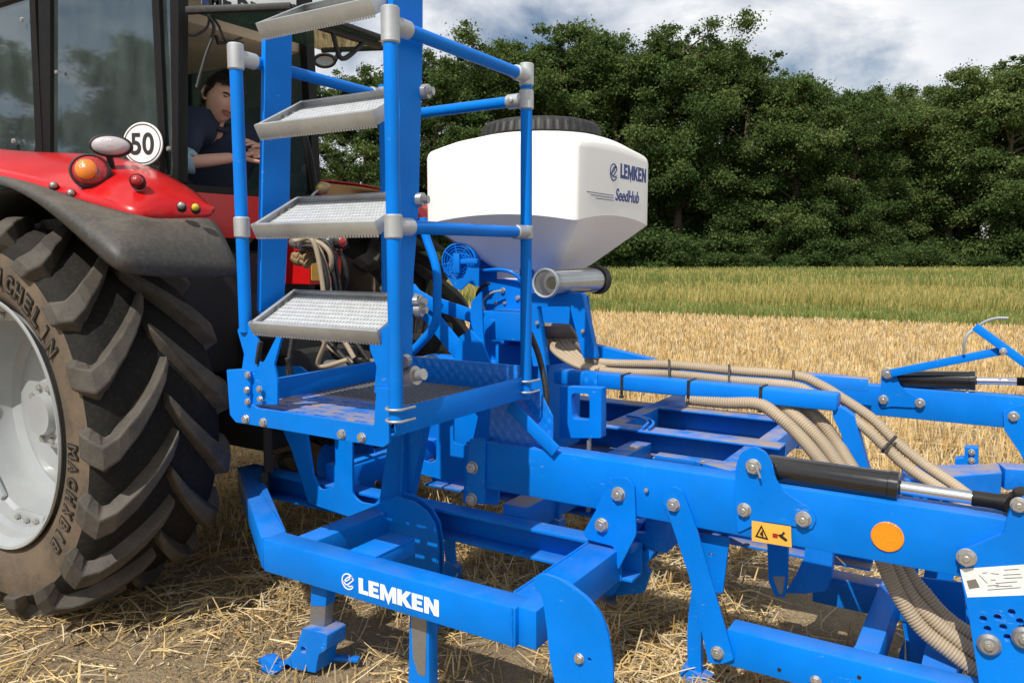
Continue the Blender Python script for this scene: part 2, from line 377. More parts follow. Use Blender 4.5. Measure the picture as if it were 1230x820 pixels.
def block_word(s, pl, val, p0, width, height, mat, parent, name):
    tot = sum(GW[c] for c in s) + .0; x = p0[0]; k = width / tot
    bm = bmesh.new()
    for ch in s:
        for poly in GLY[ch]:
            o = plate2('g', pl, val + (-.001 if pl == 'b' else .001), [(x + u * k, p0[1] + v * height) for u, v in poly], .0016, mat, None, (), 0)
            bm.from_mesh(o.data); bpy.data.objects.remove(o)
        x += GW[ch] * k
    me = bpy.data.meshes.new(name); bm.to_mesh(me); bm.free(); return link(name, me, mat, parent)
def resample(pts, step):
    out = [pts[0].copy()]; acc = 0
    for i in range(1, len(pts)):
        a = pts[i - 1]; b = pts[i]; l = (b - a).length
        if l < 1e-9: continue
        while acc + l >= step:
            t = (step - acc) / l; a = a.lerp(b, t); out.append(a.copy()); l = (b - a).length; acc = 0
        acc += l
    return out
def hose(name, pts, r_, mat, parent, pitch=0.0098):
    p = resample(spline(pts, 16), pitch / 4); mb = MB()
    mb.tube(p, r_, 12, True, lambda i: r_ * (1.0, 0.96, 0.86, 0.96)[i % 4])
    return mb.build(name, mat, parent, 60)
def cable(name, pts, r_, mat, parent, n=8):
    mb = MB(); mb.tube(spline(pts, n), r_, 8); return mb.build(name, mat, parent, 80)
def weld(p, q, parent, r_=.0045):
    p = Vector(p); q = Vector(q); n = max(6, int((q - p).length / .0035)); rw = random.Random(n); mb = MB()
    mb.tube([p.lerp(q, i / n) + Vector((rw.uniform(-1, 1), rw.uniform(-1, 1), rw.uniform(-1, 1))) * .0006 for i in range(n + 1)], r_, 7, True, lambda i: r_ * (1.0, 1.18, .92)[i % 3]); return mb.build('weld_bead', 'blue_paint', parent, 80)
_bm = MB(); _bm.lathe([(0, 0), (0.97, 0), (1.0, .02), (1.0, .10), (0.96, .12), (.5, .12)], (0, 0, 0), (0, 0, 1), 24)
_bm.lathe([(.88, .11), (.88, .74), (.80, .84), (.46, .85), (.44, .78), (.40, .78), (.0, .78)], (0, 0, 0), (0, 0, 1), 6)
_bm.lathe([(.36, .72), (.36, .90), (.30, .94), (0, .94)], (0, 0, 0), (0, 0, 1), 14)
BOLT = _bm.mesh(); BOLT.materials.append(M('bolt_zinc'))
random.seed(5)
def bolt(px, py, pl, val, r_, parent, name='bolt', flip=False):
    p = U(px, py, **{pl: val}); m = Matrix.Translation(p) @ PLANES[pl].to_4x4()
    m = m @ Matrix.Rotation(random.uniform(0, 1), 4, 'Z') @ Matrix.Diagonal((r_, r_, r_ * 0.85, 1))
    return link(name, BOLT, None, parent, matrix=m)
# ================================================================ setting: ground and field
rng = np.random.default_rng(11)
def P0(px, py, z=0.0): return U(px, py, z=z)
CF = (CR @ Vector((0, 0, -1))); CF = Vector((CF.x, CF.y, 0)).normalized(); CRt = Vector((CF.y, -CF.x, 0))   # forward / right on the ground
def G(x, d, z=0.0): return CRt * x + CF * d + Vector((0, 0, z))
def ground_material():
    m, nt, bs = newmat('field_soil')
    g = noise(nt, 1.1, 6, 0.6); g2 = noise(nt, 28, 6, 0.7); g3 = noise(nt, 140, 3, 0.6)
    soil = ramp(nt, g2, (0.17, 0.115, 0.07), (0.34, 0.245, 0.155), 0.35, 0.7)
    straw = ramp(nt, g3, (0.22, 0.16, 0.08), (0.62, 0.48, 0.27), 0.35, 0.65)
    c = mixc(nt, ramp(nt, g, (0.15, 0.15, 0.15), (0.75, 0.75, 0.75), 0.38, 0.62), soil, straw)
    nt.links.new(c, bs.inputs['Base Color']); bs.inputs['Roughness'].default_value = 0.95; bump(nt, bs, g2, 0.9, 0.05)
    m, nt, bs = newmat('meadow_soil')
    g = noise(nt, 0.6, 6, 0.6); c = ramp(nt, g, (0.10, 0.12, 0.035), (0.30, 0.25, 0.10), 0.35, 0.65)
    nt.links.new(c, bs.inputs['Base Color']); bs.inputs['Roughness'].default_value = 1
ground_material()
gm = MB(); NX = 90
xs = [-60 + 1.4 * i for i in range(NX)]
def gz(x, y): return 0.02 * math.sin(x * 3.1 + 1) * math.cos(y * 2.7) + 0.015 * math.sin(x * 7.3 + y * 5.1)
bm = bmesh.new(); bmesh.ops.create_grid(bm, x_segments=160, y_segments=160, size=8)
for v in bm.verts:
    v.co.x += -2.5; v.co.y += 5
    e = max(abs(v.co.x + 2.5), abs(v.co.y - 5)) / 8
    v.co.z = gz(v.co.x, v.co.y) * max(0, 1 - e ** 6) - 0.003
near = link('ground', from_bm(bm), 'field_soil', None, 180); tag(near, kind='structure')
bm = bmesh.new(); bmesh.ops.create_grid(bm, x_segments=4, y_segments=4, size=1500)
for v in bm.verts: v.co.z = -0.03
far = link('ground', from_bm(bm), 'field_soil', None); tag(far, kind='structure')
# the field edge runs slantwise: stubble this side, meadow strip beyond
E0 = P0(720, 378); E1 = P0(1230, 397); ED = (E1 - E0).normalized(); EN = Vector((-ED.y, ED.x, 0))
if EN.dot(CF) < 0: EN = -EN
mb = MB(); a = E0 - ED * 150; b = E0 + ED * 150
mb.add([a, b, b + EN * 260, a + EN * 260], [(0, 1, 2, 3)])
for v in mb.v: v.z = -0.02
md = mb.build('meadow', 'meadow_soil', None, None); tag(md, kind='structure')

# ---- blades: thin upright or lying stalks in one mesh
def blades(name, base, vec, width, side, mats, midx, bend=None):
    """base (n,3), vec (n,3) from foot to tip, side (n,3) unit"""
    n = len(base); w2 = side * width[:, None] * 0.5
    mid = base + vec * 0.5 + (bend if bend is not None else 0)
    V = np.empty((n, 6, 3)); V[:, 0] = base - w2; V[:, 1] = base + w2; V[:, 2] = mid + w2; V[:, 3] = mid - w2
    V[:, 4] = base + vec + w2 * 0.6; V[:, 5] = base + vec - w2 * 0.6
    idx = np.arange(n)[:, None] * 6; Fq = np.concatenate([idx + [0, 1, 2, 3], idx + [3, 2, 4, 5]], 1).reshape(-1, 4)
    me = bpy.data.meshes.new(name); me.vertices.add(n * 6); me.vertices.foreach_set('co', V.reshape(-1))
    me.loops.add(len(Fq) * 4); me.loops.foreach_set('vertex_index', Fq.reshape(-1).astype(np.int32))
    me.polygons.add(len(Fq)); me.polygons.foreach_set('loop_start', np.arange(0, len(Fq) * 4, 4, dtype=np.int32))
    me.polygons.foreach_set('loop_total', np.full(len(Fq), 4, dtype=np.int32))
    for mm in mats: me.materials.append(M(mm))
    me.polygons.foreach_set('material_index', np.repeat(midx, 2).astype(np.int32)); me.update(calc_edges=True)
    o = bpy.data.objects.new(name, me); COL.objects.link(o); return o
def leafmat(name, c0, c1, trans=0.25, scale=3, rough=0.7):
    m = bpy.data.materials.new(name); m.use_nodes = True; MATS[name] = m; nt = m.node_tree; nt.nodes.clear()
    o = nt.nodes.new('ShaderNodeOutputMaterial'); d = nt.nodes.new('ShaderNodeBsdfDiffuse'); t = nt.nodes.new('ShaderNodeBsdfTranslucent')
    gl = nt.nodes.new('ShaderNodeBsdfGlossy'); gl.inputs['Roughness'].default_value = 0.45
    n = noise(nt, scale, 4, 0.6); c = ramp(nt, n, c0, c1, 0.35, 0.65)
    for s in (d, t): nt.links.new(c, s.inputs['Color'])
    m1 = nt.nodes.new('ShaderNodeMixShader'); m1.inputs['Fac'].default_value = trans
    m2 = nt.nodes.new('ShaderNodeMixShader'); m2.inputs['Fac'].default_value = 0.0
    nt.links.new(d.outputs[0], m1.inputs[1]); nt.links.new(t.outputs[0], m1.inputs[2])
    nt.links.new(m1.outputs[0], m2.inputs[1]); nt.links.new(gl.outputs[0], m2.inputs[2]); nt.links.new(m2.outputs[0], o.inputs['Surface'])
leafmat('straw_gold', (0.54, 0.37, 0.14), (0.82, 0.59, 0.27), 0.2)
leafmat('straw_pale', (0.64, 0.51, 0.31), (0.82, 0.70, 0.46), 0.2)
leafmat('straw_brown', (0.24, 0.17, 0.085), (0.42, 0.31, 0.16), 0.1)
leafmat('straw_grey', (0.27, 0.22, 0.15), (0.42, 0.35, 0.24), 0.1)
leafmat('grass_green', (0.13, 0.18, 0.045), (0.27, 0.31, 0.10), 0.3, 1.0)
leafmat('grass_yellow', (0.36, 0.32, 0.10), (0.55, 0.45, 0.17), 0.3, 1.0)
def edge_d(P):   # signed distance beyond the field edge
    return (P[:, 0] - E0.x) * EN.x + (P[:, 1] - E0.y) * EN.y
def wedge(n, d0, d1, power=1.0, left=-0.70, right=0.76, extra=1.5):
    d = d0 + (d1 - d0) * rng.random(n) ** power; x = (left + (right - left) * rng.random(n)) * d + (rng.random(n) - .5) * 2 * extra
    return np.stack([CRt.x * x + CF.x * d, CRt.y * x + CF.y * d, np.zeros(n)], 1), d
def unit(a): return a / np.linalg.norm(a, axis=1, keepdims=True)
def bare(P):     # worked earth patches where little straw lies
    x, y = P[:, 0], P[:, 1]; s = np.zeros(len(x))
    for (px, py, r_) in ((235, 800, .45), (620, 800, .22), (1000, 730, .45), (1010, 690, .3), (420, 770, .3), (770, 660, .25), (150, 790, .25)):
        c = U(px, py, z=0); s = np.maximum(s, np.exp(-((x - c.x) ** 2 + (y - c.y) ** 2) / (2 * r_ * r_)))
    return s
# loose straw lying on the ground, near
n = 170000
P, d = wedge(n, 1.5, 11, 1.1)
keep = rng.random(n) > bare(P) * 1.02; patch = np.sin(P[:, 0] * 3.7 + 2 * np.sin(P[:, 1] * 2.9)) * np.sin(P[:, 1] * 4.3 + 1.5 * np.sin(P[:, 0] * 3.1)); keep &= rng.random(n) < np.clip(0.74 + 0.70 * patch, 0.30, 1); keep &= rng.random(n) < np.clip(0.35 + 0.65 * (np.sin(P[:, 0] * 2.3 + 1.1 * np.sin(P[:, 1] * 1.7)) * np.cos(P[:, 1] * 1.9) > -0.45), 0, 1)
P = P[keep]; n = len(P)
ang = rng.random(n) * 2 * np.pi; ln = 0.05 + 0.24 * rng.random(n) ** 1.5
P[:, 2] = 0.002 + 0.05 * rng.random(n) ** 1.3
vec = np.stack([np.cos(ang) * ln, np.sin(ang) * ln, (rng.random(n) - .45) * ln * 0.35], 1)
side = unit(np.stack([-np.sin(ang), np.cos(ang), (rng.random(n) - .5) * 1.6], 1))
bend = np.zeros((n, 3)); bend[:, 2] = 0.10 * ln * (rng.random(n) - 0.2); bend[:, 0] = (rng.random(n) - .5) * 0.08 * ln
st = blades('loose_straw', P, vec, 0.0022 + 0.0040 * rng.random(n), side, ['straw_gold', 'straw_pale', 'straw_brown', 'straw_grey'], rng.choice(4, n, p=[.42, .30, .16, .12]), bend)
tag(st, 'loose cut straw scattered over the soil under the machine', 'straw', kind='stuff')
nc = 42000
P, d = wedge(nc, 1.5, 9, 1.1); P[:, 2] = 0.003 + 0.02 * rng.random(nc); ang = rng.random(nc) * 6.28; ln = 0.008 + 0.03 * rng.random(nc)
vec = np.stack([np.cos(ang) * ln, np.sin(ang) * ln, (rng.random(nc) - .4) * ln * .5], 1); side = unit(np.stack([-np.sin(ang), np.cos(ang), (rng.random(nc) - .5)], 1))
ch = blades('chaff', P, vec, 0.003 + 0.004 * rng.random(nc), side, ['straw_gold', 'straw_pale', 'straw_brown'], rng.choice(3, nc, p=[.30, .15, .55]))
tag(ch, 'fine chaff and husks lying over the bare soil', 'chaff', kind='stuff')
ico = bmesh.new(); bmesh.ops.create_icosphere(ico, subdivisions=2, radius=1); IV = np.array([v.co[:] for v in ico.verts]); IF = np.array([[v.index for v in f.verts] for f in ico.faces]); ico.free()
nk_ = 2600; P, d = wedge(nk_, 1.6, 8, 1.0); rr_ = 0.005 + 0.028 * rng.random(nk_) ** 3.2; VV = []; FF = []
for i in range(nk_):
    q = IV * (1 + rng.normal(0, .13, (len(IV), 1))) * rr_[i] * np.array([1, rng.uniform(.7, 1.2), .62]); q[:, 0] += P[i, 0]; q[:, 1] += P[i, 1]; q[:, 2] += rr_[i] * .15; VV.append(q); FF.append(IF + i * len(IV))
me = bpy.data.meshes.new('soil_clods'); me.from_pydata(np.concatenate(VV).tolist(), [], np.concatenate(FF).tolist()); me.materials.append(M('field_soil')); cl = bpy.data.objects.new('soil_clods', me); COL.objects.link(cl)
tag(cl, 'small dry clods of brown soil between the straw', 'soil clods', kind='stuff')
# standing stubble in drilled rows
Ps = []
for (cnt, d0, d1) in ((34000, 2.6, 8), (85000, 8, 17), (75000, 17, 27)):
    P, d = wedge(cnt, d0, d1, 1.0, -0.72, 0.76)
    rowdir = np.array([0.50, 0.87]); nrm = np.array([-rowdir[1], rowdir[0]])
    r_ = P[:, 0] * nrm[0] + P[:, 1] * nrm[1]; al = P[:, 0] * rowdir[0] + P[:, 1] * rowdir[1]
    r_ = np.round(r_ / 0.13) * 0.13 + rng.normal(0, 0.017, cnt)
    P[:, 0] = nrm[0] * r_ + rowdir[0] * al; P[:, 1] = nrm[1] * r_ + rowdir[1] * al
    k = edge_d(P) < rng.normal(0, .12, cnt)
    if d0 < 8:   # near rows are pressed down where the machine has been
        x, y = P[:, 0], P[:, 1]; k &= (rng.random(cnt) > bare(P)) & ((rng.random(cnt) < 0.30) | (y > 5.2))
        ww = (x > -6.5) & (x < 0.6) & (y > 1.3) & (y < 2.6) & (x < -2.9); k &= ~ww
    Ps.append(P[k])
P = np.concatenate(Ps); n = len(P); dd = np.hypot(P[:, 0], P[:, 1])
hgt = (0.07 + 0.075 * rng.random(n)) * np.clip(0.75 + 0.05 * dd, 0.8, 1.15)
tilt = rng.normal(0, 0.16, (n, 2)); tilt[dd < 7] *= 1.9
vec = np.stack([tilt[:, 0] * hgt, tilt[:, 1] * hgt, hgt], 1); ang = rng.random(n) * np.pi
side = np.stack([np.cos(ang), np.sin(ang), np.zeros(n)], 1)
st = blades('stubble', P, vec, np.clip(0.0036 + 0.00085 * dd, 0.0042, 0.020) * (0.7 + 0.6 * rng.random(n)), side, ['straw_gold', 'straw_pale', 'straw_brown'], rng.choice(3, n, p=[.50, .34, .16]))
tag(st, 'standing golden cereal stubble in drilled rows across the field', 'stubble', kind='stuff')
# meadow strip: bands of green and ripe grass up to the trees
n = 270000
P, d = wedge(n, 16, 100, 1.7, -0.35, 0.74, 2)
e = edge_d(P); k = e > rng.normal(0.1, .15, n); P = P[k]; d = d[k]; e = e[k]; n = len(P)
band = np.where(e < 3.6, 0, np.where(e < 13, 1, 2))
u = rng.random(n); wob = np.sin(P[:, 0] * .35) * np.cos(P[:, 1] * .22) * 0.22
green = np.where(band == 0, u < 0.78 + wob, np.where(band == 1, u < 0.30 + wob, u < 0.60 + wob * 1.5))
h_ = np.where(band == 0, 0.22, np.where(band == 1, 0.42, 0.60)) * (0.6 + 0.7 * rng.random(n))
tilt = rng.normal(0, 0.18, (n, 2)); vec = np.stack([tilt[:, 0] * h_, tilt[:, 1] * h_, h_], 1); ang = rng.random(n) * np.pi
side = np.stack([np.cos(ang), np.sin(ang), np.zeros(n)], 1)
st = blades('meadow_grass', P, vec, 0.0016 * d ** 0.9 * (0.5 + 0.7 * rng.random(n)), side, ['grass_green', 'grass_yellow'], np.where(green, 0, 1))
tag(st, 'tall green and yellow grass strip between the stubble and the trees', 'grass', kind='stuff')

# ================================================================ trees
leafmat('leaf_dark', (0.042, 0.074, 0.024), (0.076, 0.122, 0.038), 0.3, 0.25)
leafmat('leaf_mid', (0.070, 0.112, 0.034), (0.116, 0.168, 0.052), 0.3, 0.25)
leafmat('leaf_light', (0.112, 0.155, 0.048), (0.182, 0.225, 0.075), 0.3, 0.25)
leafmat('leaf_pale', (0.12, 0.16, 0.06), (0.22, 0.26, 0.10), 0.3, 0.25)
def leaf_mesh(name, centres, radii, per, size, mats, probs, seed, flat=0.7):
    r_ = np.random.default_rng(seed); C = []; Mi = []
    for (c, ra, p) in zip(centres, radii, range(len(centres))):
        k = int(per * ra ** 2); dirs = unit(r_.normal(0, 1, (k, 3))); rad = ra * np.abs(r_.normal(0.55, 0.42, k))
        pts = c + dirs * rad[:, None] * np.array([1, 1, flat]); C.append(pts)
        mm = r_.choice(len(mats), p=probs); mi = np.where(r_.random(k) < 0.6, mm, r_.choice(len(mats), k, p=probs)); Mi.append(mi)
    C = np.concatenate(C); Mi = np.concatenate(Mi); n = len(C)
    a = unit(r_.normal(0, 1, (n, 3))); b = unit(np.cross(a, r_.normal(0, 1, (n, 3)))); s = size * (0.55 + 0.8 * r_.random(n))[:, None]
    V = np.empty((n, 4, 3)); V[:, 0] = C - a * s; V[:, 1] = C + b * s * .55; V[:, 2] = C + a * s; V[:, 3] = C - b * s * .55
    V[:, 1] += np.cross(a, b) * s * .15
    me = bpy.data.meshes.new(name); me.vertices.add(n * 4); me.vertices.foreach_set('co', V.reshape(-1))
    me.loops.add(n * 4); me.loops.foreach_set('vertex_index', np.arange(n * 4, dtype=np.int32)); me.polygons.add(n)
    me.polygons.foreach_set('loop_start', np.arange(0, n * 4, 4, dtype=np.int32)); me.polygons.foreach_set('loop_total', np.full(n, 4, dtype=np.int32))
    for mm in mats: me.materials.append(M(mm))
    me.polygons.foreach_set('material_index', Mi.astype(np.int32)); me.update(calc_edges=True); return me
def tree_proto(seed, hgt, wid, mats, probs, per=1000, size=0.088):
    """returns trunk mesh and crown mesh for a broadleaf tree clothed almost to the ground"""
    r_ = np.random.default_rng(seed); rr = random.Random(seed); mb = MB()
    top = Vector((rr.uniform(-.4, .4), rr.uniform(-.4, .4), hgt * .82)); mb.tube([(0, 0, -.3), (0.05, 0, hgt * .2), (top.x * .4, top.y * .4, hgt * .5), top], .3, 9, True, lambda i: (.34, .26, .17, .05)[i])
    cen = []; rad = []
    for i in range(54):
        z = hgt * (.03 + .87 * rr.random() ** 1.15); an = rr.uniform(0, 2 * math.pi); t = z / hgt
        reach = wid * (0.62 + 0.42 * math.sin(math.pi * min(1, t * 1.05) ** .8)) * rr.uniform(.5, 1.0)
        p0 = Vector((top.x * t * .8, top.y * t * .8, max(.8, z - reach * .45))); p1 = Vector((math.cos(an) * reach, math.sin(an) * reach, z))
        mb.tube([p0, p0.lerp(p1, .5) + Vector((0, 0, .25)), p1], .08, 6, True, lambda i: (.085, .05, .015)[i])
        for k in range(7):
            q = p0.lerp(p1, rr.uniform(.45, 1.03)) + Vector((rr.gauss(0, .5), rr.gauss(0, .5), rr.gauss(0, .5)))
            q.z = min(hgt * 1.0, max(.5, q.z)); cen.append(np.array(q)); rad.append(rr.uniform(.3, .95))
    for k in range(40):
        an = rr.uniform(0, 6.28); q = top + Vector((math.cos(an) * rr.uniform(0, 1.6), math.sin(an) * rr.uniform(0, 1.6), rr.uniform(-2.2, .9) + hgt * .06))
        cen.append(np.array(q)); rad.append(rr.uniform(.2, .6))
    return mb.mesh(), leaf_mesh('crown', cen, rad, per, size, mats, probs, seed)
LM = ['leaf_dark', 'leaf_mid', 'leaf_light', 'leaf_pale']
protos = [tree_proto(s, h, w_, LM, p) for s, h, w_, p in (
    (1, 17, 4.4, [.48, .40, .12, 0]), (2, 16, 5.0, [.50, .40, .10, 0]), (3, 14.5, 4.4, [.36, .42, .20, .02]), (4, 16, 5.0, [.24, .42, .28, .06]))]
for tr_, _ in protos: tr_.materials.append(M('bark'))
def tree(px, d, toppx, kind, label, rz, wscale=1.0):
    p = G((px - 615) / F * d, d); hp = (17, 16, 14.5, 16)[kind]
    hwant = H + (305 - toppx) / F * d; s = hwant / (hp * 1.06)
    t = thing('broadleaf_tree', label, 'tree', p, 'trees along the far edge of the field')
    for nm, me in (('trunk', protos[kind][0]), ('crown', protos[kind][1])):
        o = bpy.data.objects.new(nm, me); COL.objects.link(o); o.parent = t
    t.rotation_euler = (0, 0, rz); t.scale = (s * wscale, s * wscale, s)
    return t
TREES = [
 (40, 66, 120, 1, 'broadleaf tree seen through the tractor door glass at the far left'),
 (150, 70, 90, 0, 'broadleaf tree seen through the tractor quarter window'),
 (260, 66, 110, 2, 'broadleaf tree glimpsed behind the driver through the cab'),
 (365, 70, 80, 1, 'broadleaf tree half hidden behind the open cab window and mirror'),
 (440, 66, 62, 0, 'dark tree between the tractor cab and the right ladder rail'),
 (520, 64, 42, 1, 'dark green tree just right of the ladder, behind the top handrail'),
 (600, 66, 22, 0, 'tall dark tree directly above the black lid of the white tank'),
 (672, 70, 6, 2, 'tall tree rising just left of the highest crown, behind the tank lid'),
 (738, 66, 22, 1, 'dark full tree right behind the right end of the white tank'),
 (812, 64, 4, 0, 'tallest dark tree of the row, right of the white tank'),
 (885, 65, 42, 1, 'broad dark tree on the falling shoulder right of the tallest crown'),
 (950, 63, 76, 2, 'lower tree with feathery top just before the dip in the tree line'),
 (1015, 64, 90, 1, 'shortest tree at the dip in the tree line'),
 (1075, 66, 82, 3, 'lighter green tree just right of the dip in the tree line'),
 (1135, 65, 62, 3, 'light green rounded tree second from the right end of the row'),
 (1200, 63, 48, 3, 'large light green tree at the right end of the row'),
 (1275, 65, 60, 2, 'light green tree cut off by the right edge of the picture'),
 (1350, 68, 70, 3, 'light green tree just outside the right edge of the picture'),
]
rt = random.Random(3)
for (px, d, tp, k, lb) in TREES: tree(px, d, tp, k, lb, rt.uniform(0, 6.28), 1.12)
# second row closing the gaps
for i, (px, tp) in enumerate(((480, 80), (560, 52), (640, 40), (705, 42), (775, 40), (850, 40), (918, 82), (985, 92), (1045, 98), (1108, 84), (1168, 78), (1240, 70))):
    tree(px, 74, tp, (i * 3 + 1) % 3 if px < 1040 else 3, ['dark tree in the back row glimpsed', 'back row tree closing the gap', 'hidden tree of the second row'][i % 3] + ' ' +
         ['left of the top handrail', 'behind the corner handrail fitting', 'behind the tank lid', 'left of the tank logo', 'just right of the tank', 'right below the tallest crown', 'left of the feathery top', 'at the left of the dip', 'at the bottom of the dip', 'right of the dip', 'behind the light green trees', 'near the right end of the row'][i], rt.uniform(0, 6.28), 1.0)
# a row on the other side of the field, mirrored in the cab glass
for i, (ax, ay) in enumerate(((-66, -14), (-63, -24), (-58, -33), (-52, -41), (-45, -48), (-69, -4))):
    t = tree(615, 66, 40, i % 4, 'broadleaf tree ' + ['first', 'second', 'third', 'fourth', 'fifth', 'sixth'][i] + ' in the row across the field behind the photographer', rt.uniform(0, 6.28), 1.2); t.location = (ax, ay, 0)
# bushes at the foot of the trees
bush = leaf_mesh('bush', [np.array((rt.gauss(0, .9), rt.gauss(0, .7), rt.uniform(.3, 2.3))) for _ in range(26)], [rt.uniform(.5, .95) for _ in range(26)], 1100, .088, LM, [.80, .18, .02, .0], 9)
for i, px in enumerate((415, 470, 560, 640, 720, 765, 812, 860, 905, 950, 992, 1030, 1066, 1100, 1180, 1225, 1290)):
    d = 58 + rt.uniform(-1, 1.5); o = bpy.data.objects.new('bush', bush); COL.objects.link(o); o.location = G((px - 615) / F * d, d); s = rt.uniform(.4, 1.35)
    o.scale = (s * 1.2, s * 1.2, s); o.rotation_euler = (0, 0, rt.uniform(0, 6))
    wh = ['seen left of the ladder', 'seen between the ladder rails', 'seen below the left end of the tank', 'hidden by the blue seeder column', 'at the lower right side of the tank', 'beside the right end of the tank', 'just right of the tank funnel', 'below the tallest crown', 'below the broad dark tree', 'under the feathery tree', 'left of the dip in the tree line', 'under the dip in the tree line', 'right of the dip in the tree line', 'left of the dark hollow', 'inside the dark hollow at the right', 'at the right edge of the picture', 'outside the right edge of the picture'][i]
    tag(o, 'leafy bush under the trees ' + wh, 'bush', 'bushes at the foot of the trees')
# ================================================================ tractor
BC = 2.93                      # middle of the tractor
WA, WZ, WR = -3.70, 0.875, 0.885
TR = thing('tractor', 'red tractor with black cab seen from behind at the left edge', 'tractor', (-4.2, BC, 0))
def wheel(bo, sgn):
    """bo: outer sidewall plane, sgn: +1 when the tyre body lies towards +b from it"""
    Wd = 0.60; bc = bo + sgn * Wd / 2; cen = Vector((WA, bc, WZ))
    wheel_e = bpy.data.objects.new('rear_wheel', None); COL.objects.link(wheel_e); wheel_e.parent = TR; wheel_e.location = cen - worldloc(TR)
    # arc-length profile of one half: (axial, radius)
    half = [(0, .835), (.10, .834), (.19, .828), (.24, .815), (.272, .79), (.292, .755), (.300, .70), (.298, .64), (.283, .585), (.262, .545), (.24, .52)]
    prof = [(-x, r_) for x, r_ in half[::-1]] + half[1:]
    th = MB(); n = 96
    def P(th_, ax, r_): return Vector((WA + math.cos(th_) * r_, bc + ax, WZ + math.sin(th_) * r_))
    mb = MB(); mid = MB(); wall = MB()
    rows = [[P(2 * math.pi * k / n, x, r_) for k in range(n)] for x, r_ in prof]
    i0 = 5; i1 = len(prof) - 6
    tre = MB(); tre.loft([r_ for r_ in rows[i0:i1 + 1]], True); tr_o = tre.build('tread', 'tyre_tread', wheel_e, 60)
    wl = MB(); wl.loft(rows[:i0 + 1], True); wl.loft(rows[i1:], True); wl.build('sidewall', 'tyre_wall', wheel_e, 60)
    # lugs
    seg = [0]; 
    for i in range(1, len(half)): seg.append(seg[-1] + math.hypot(half[i][0] - half[i - 1][0], half[i][1] - half[i - 1][1]))
    def at(s):
        sg = 1 if s >= 0 else -1; s = abs(s)
        for i in range(1, len(seg)):
            if s <= seg[i] or i == len(seg) - 1:
                t = (s - seg[i - 1]) / (seg[i] - seg[i - 1]); x = half[i - 1][0] + (half[i][0] - half[i - 1][0]) * t; r_ = half[i - 1][1] + (half[i][1] - half[i - 1][1]) * t
                j0 = max(0, i - 1); dx = half[i][0] - half[i - 1][0]; dr = half[i][1] - half[i - 1][1]; l = math.hypot(dx, dr)
                return sg * x, r_, sg * -dr / l, dx / l      # axial, radius, normal axial, normal radial
    NL = 18; lg = MB()
    for k in range(NL):
        for sd in (-1, 1):
            th0 = 2 * math.pi * (k + (0.5 if sd > 0 else 0)) / NL
            m_ = 11; rows_ = []
            for i in range(m_):
                t = i / (m_ - 1); s = sd * (-0.015 + t * 0.345)
                tt = min(1, t / .8); back = 0.40 * tt ** 0.85 - 0.06 * max(0, t - .8) / .2      # angle swept from centre to shoulder
                thc = th0 - back
                ax, r_, na, nr = at(s)
                # lug gets bulkier towards the shoulder, ends rounded
                hh = (0.050 + 0.012 * t) * (1.0 if t < .93 else .75) * (0.85 if i == 0 else 1)
                if t > .86: hh *= 0.8
                wb = (0.042 + 0.050 * t) / 0.84; wt = (0.023 + 0.030 * t) / 0.84
                sl = 0.02 / .84
                def q(dth, h_, dax=0.0):
                    a2 = ax + na * h_ + dax; r2 = r_ + nr * h_; return P(thc + dth, a2, r2)
                if i == 0: wt *= .7; wb *= .85
                rows_.append([q(-wb, -.02), q(-wt, hh), q(wt, hh), q(wb, -.02)])
            lg.loft(rows_); n0 = len(lg.v)
            a_, b_ = rows_[0], rows_[-1]; lg.add(a_, [(3, 2, 1, 0)]); lg.add(b_, [(0, 1, 2, 3)])
    lm = lg.mesh(); lo = link('lug', lm, 'tyre_lug', wheel_e, None)
    bv = lo.modifiers.new('b', 'BEVEL'); bv.width = 0.007; bv.segments = 2; bv.limit_method = 'ANGLE'; bv.angle_limit = R(35)
    # rim: dish with steps
    o_ = -sgn; ri = MB(); f = Wd / 2
    A = lambda x: x * 1.0
    pr = [(.545, f - .022), (.553, f - .012), (.550, f - .003), (.538, f - .006), (.528, f - .03), (.512, f - .045), (.505, f - .085), (.480, f - .10), (.472, f - .15), (.455, f - .165), (.445, f - .27), (.43, f - .31), (.38, f - .33), (.34, f - .31), (.27, f - .30), (.22, f - .32), (.15, f - .32)]
    ri.lathe(pr, (WA, bc, WZ), (0, o_, 0), 80); ri.build('rim', 'rim_silver', wheel_e, 30)
    hb = MB(); hb.lathe([(.16, f - .33), (.16, f - .27), (.145, f - .25), (.10, f - .25), (.09, f - .21), (.0, f - .21)], (WA, bc, WZ), (0, o_, 0), 40); hb.build('hub', 'rim_silver', wheel_e, 30)
    for k in range(10):
        an = 2 * math.pi * k / 10; p = Vector((WA + math.cos(an) * .125, bc + o_ * (f - .25), WZ + math.sin(an) * .125))
        m = Matrix.Translation(p) @ PLANES['b'].to_4x4() @ (Matrix.Rotation(math.pi, 4, 'X') if sgn < 0 else Matrix.Identity(4)) @ Matrix.Diagonal((.018, .018, .018, 1))
        link('wheel_nut', BOLT, None, wheel_e, matrix=m)
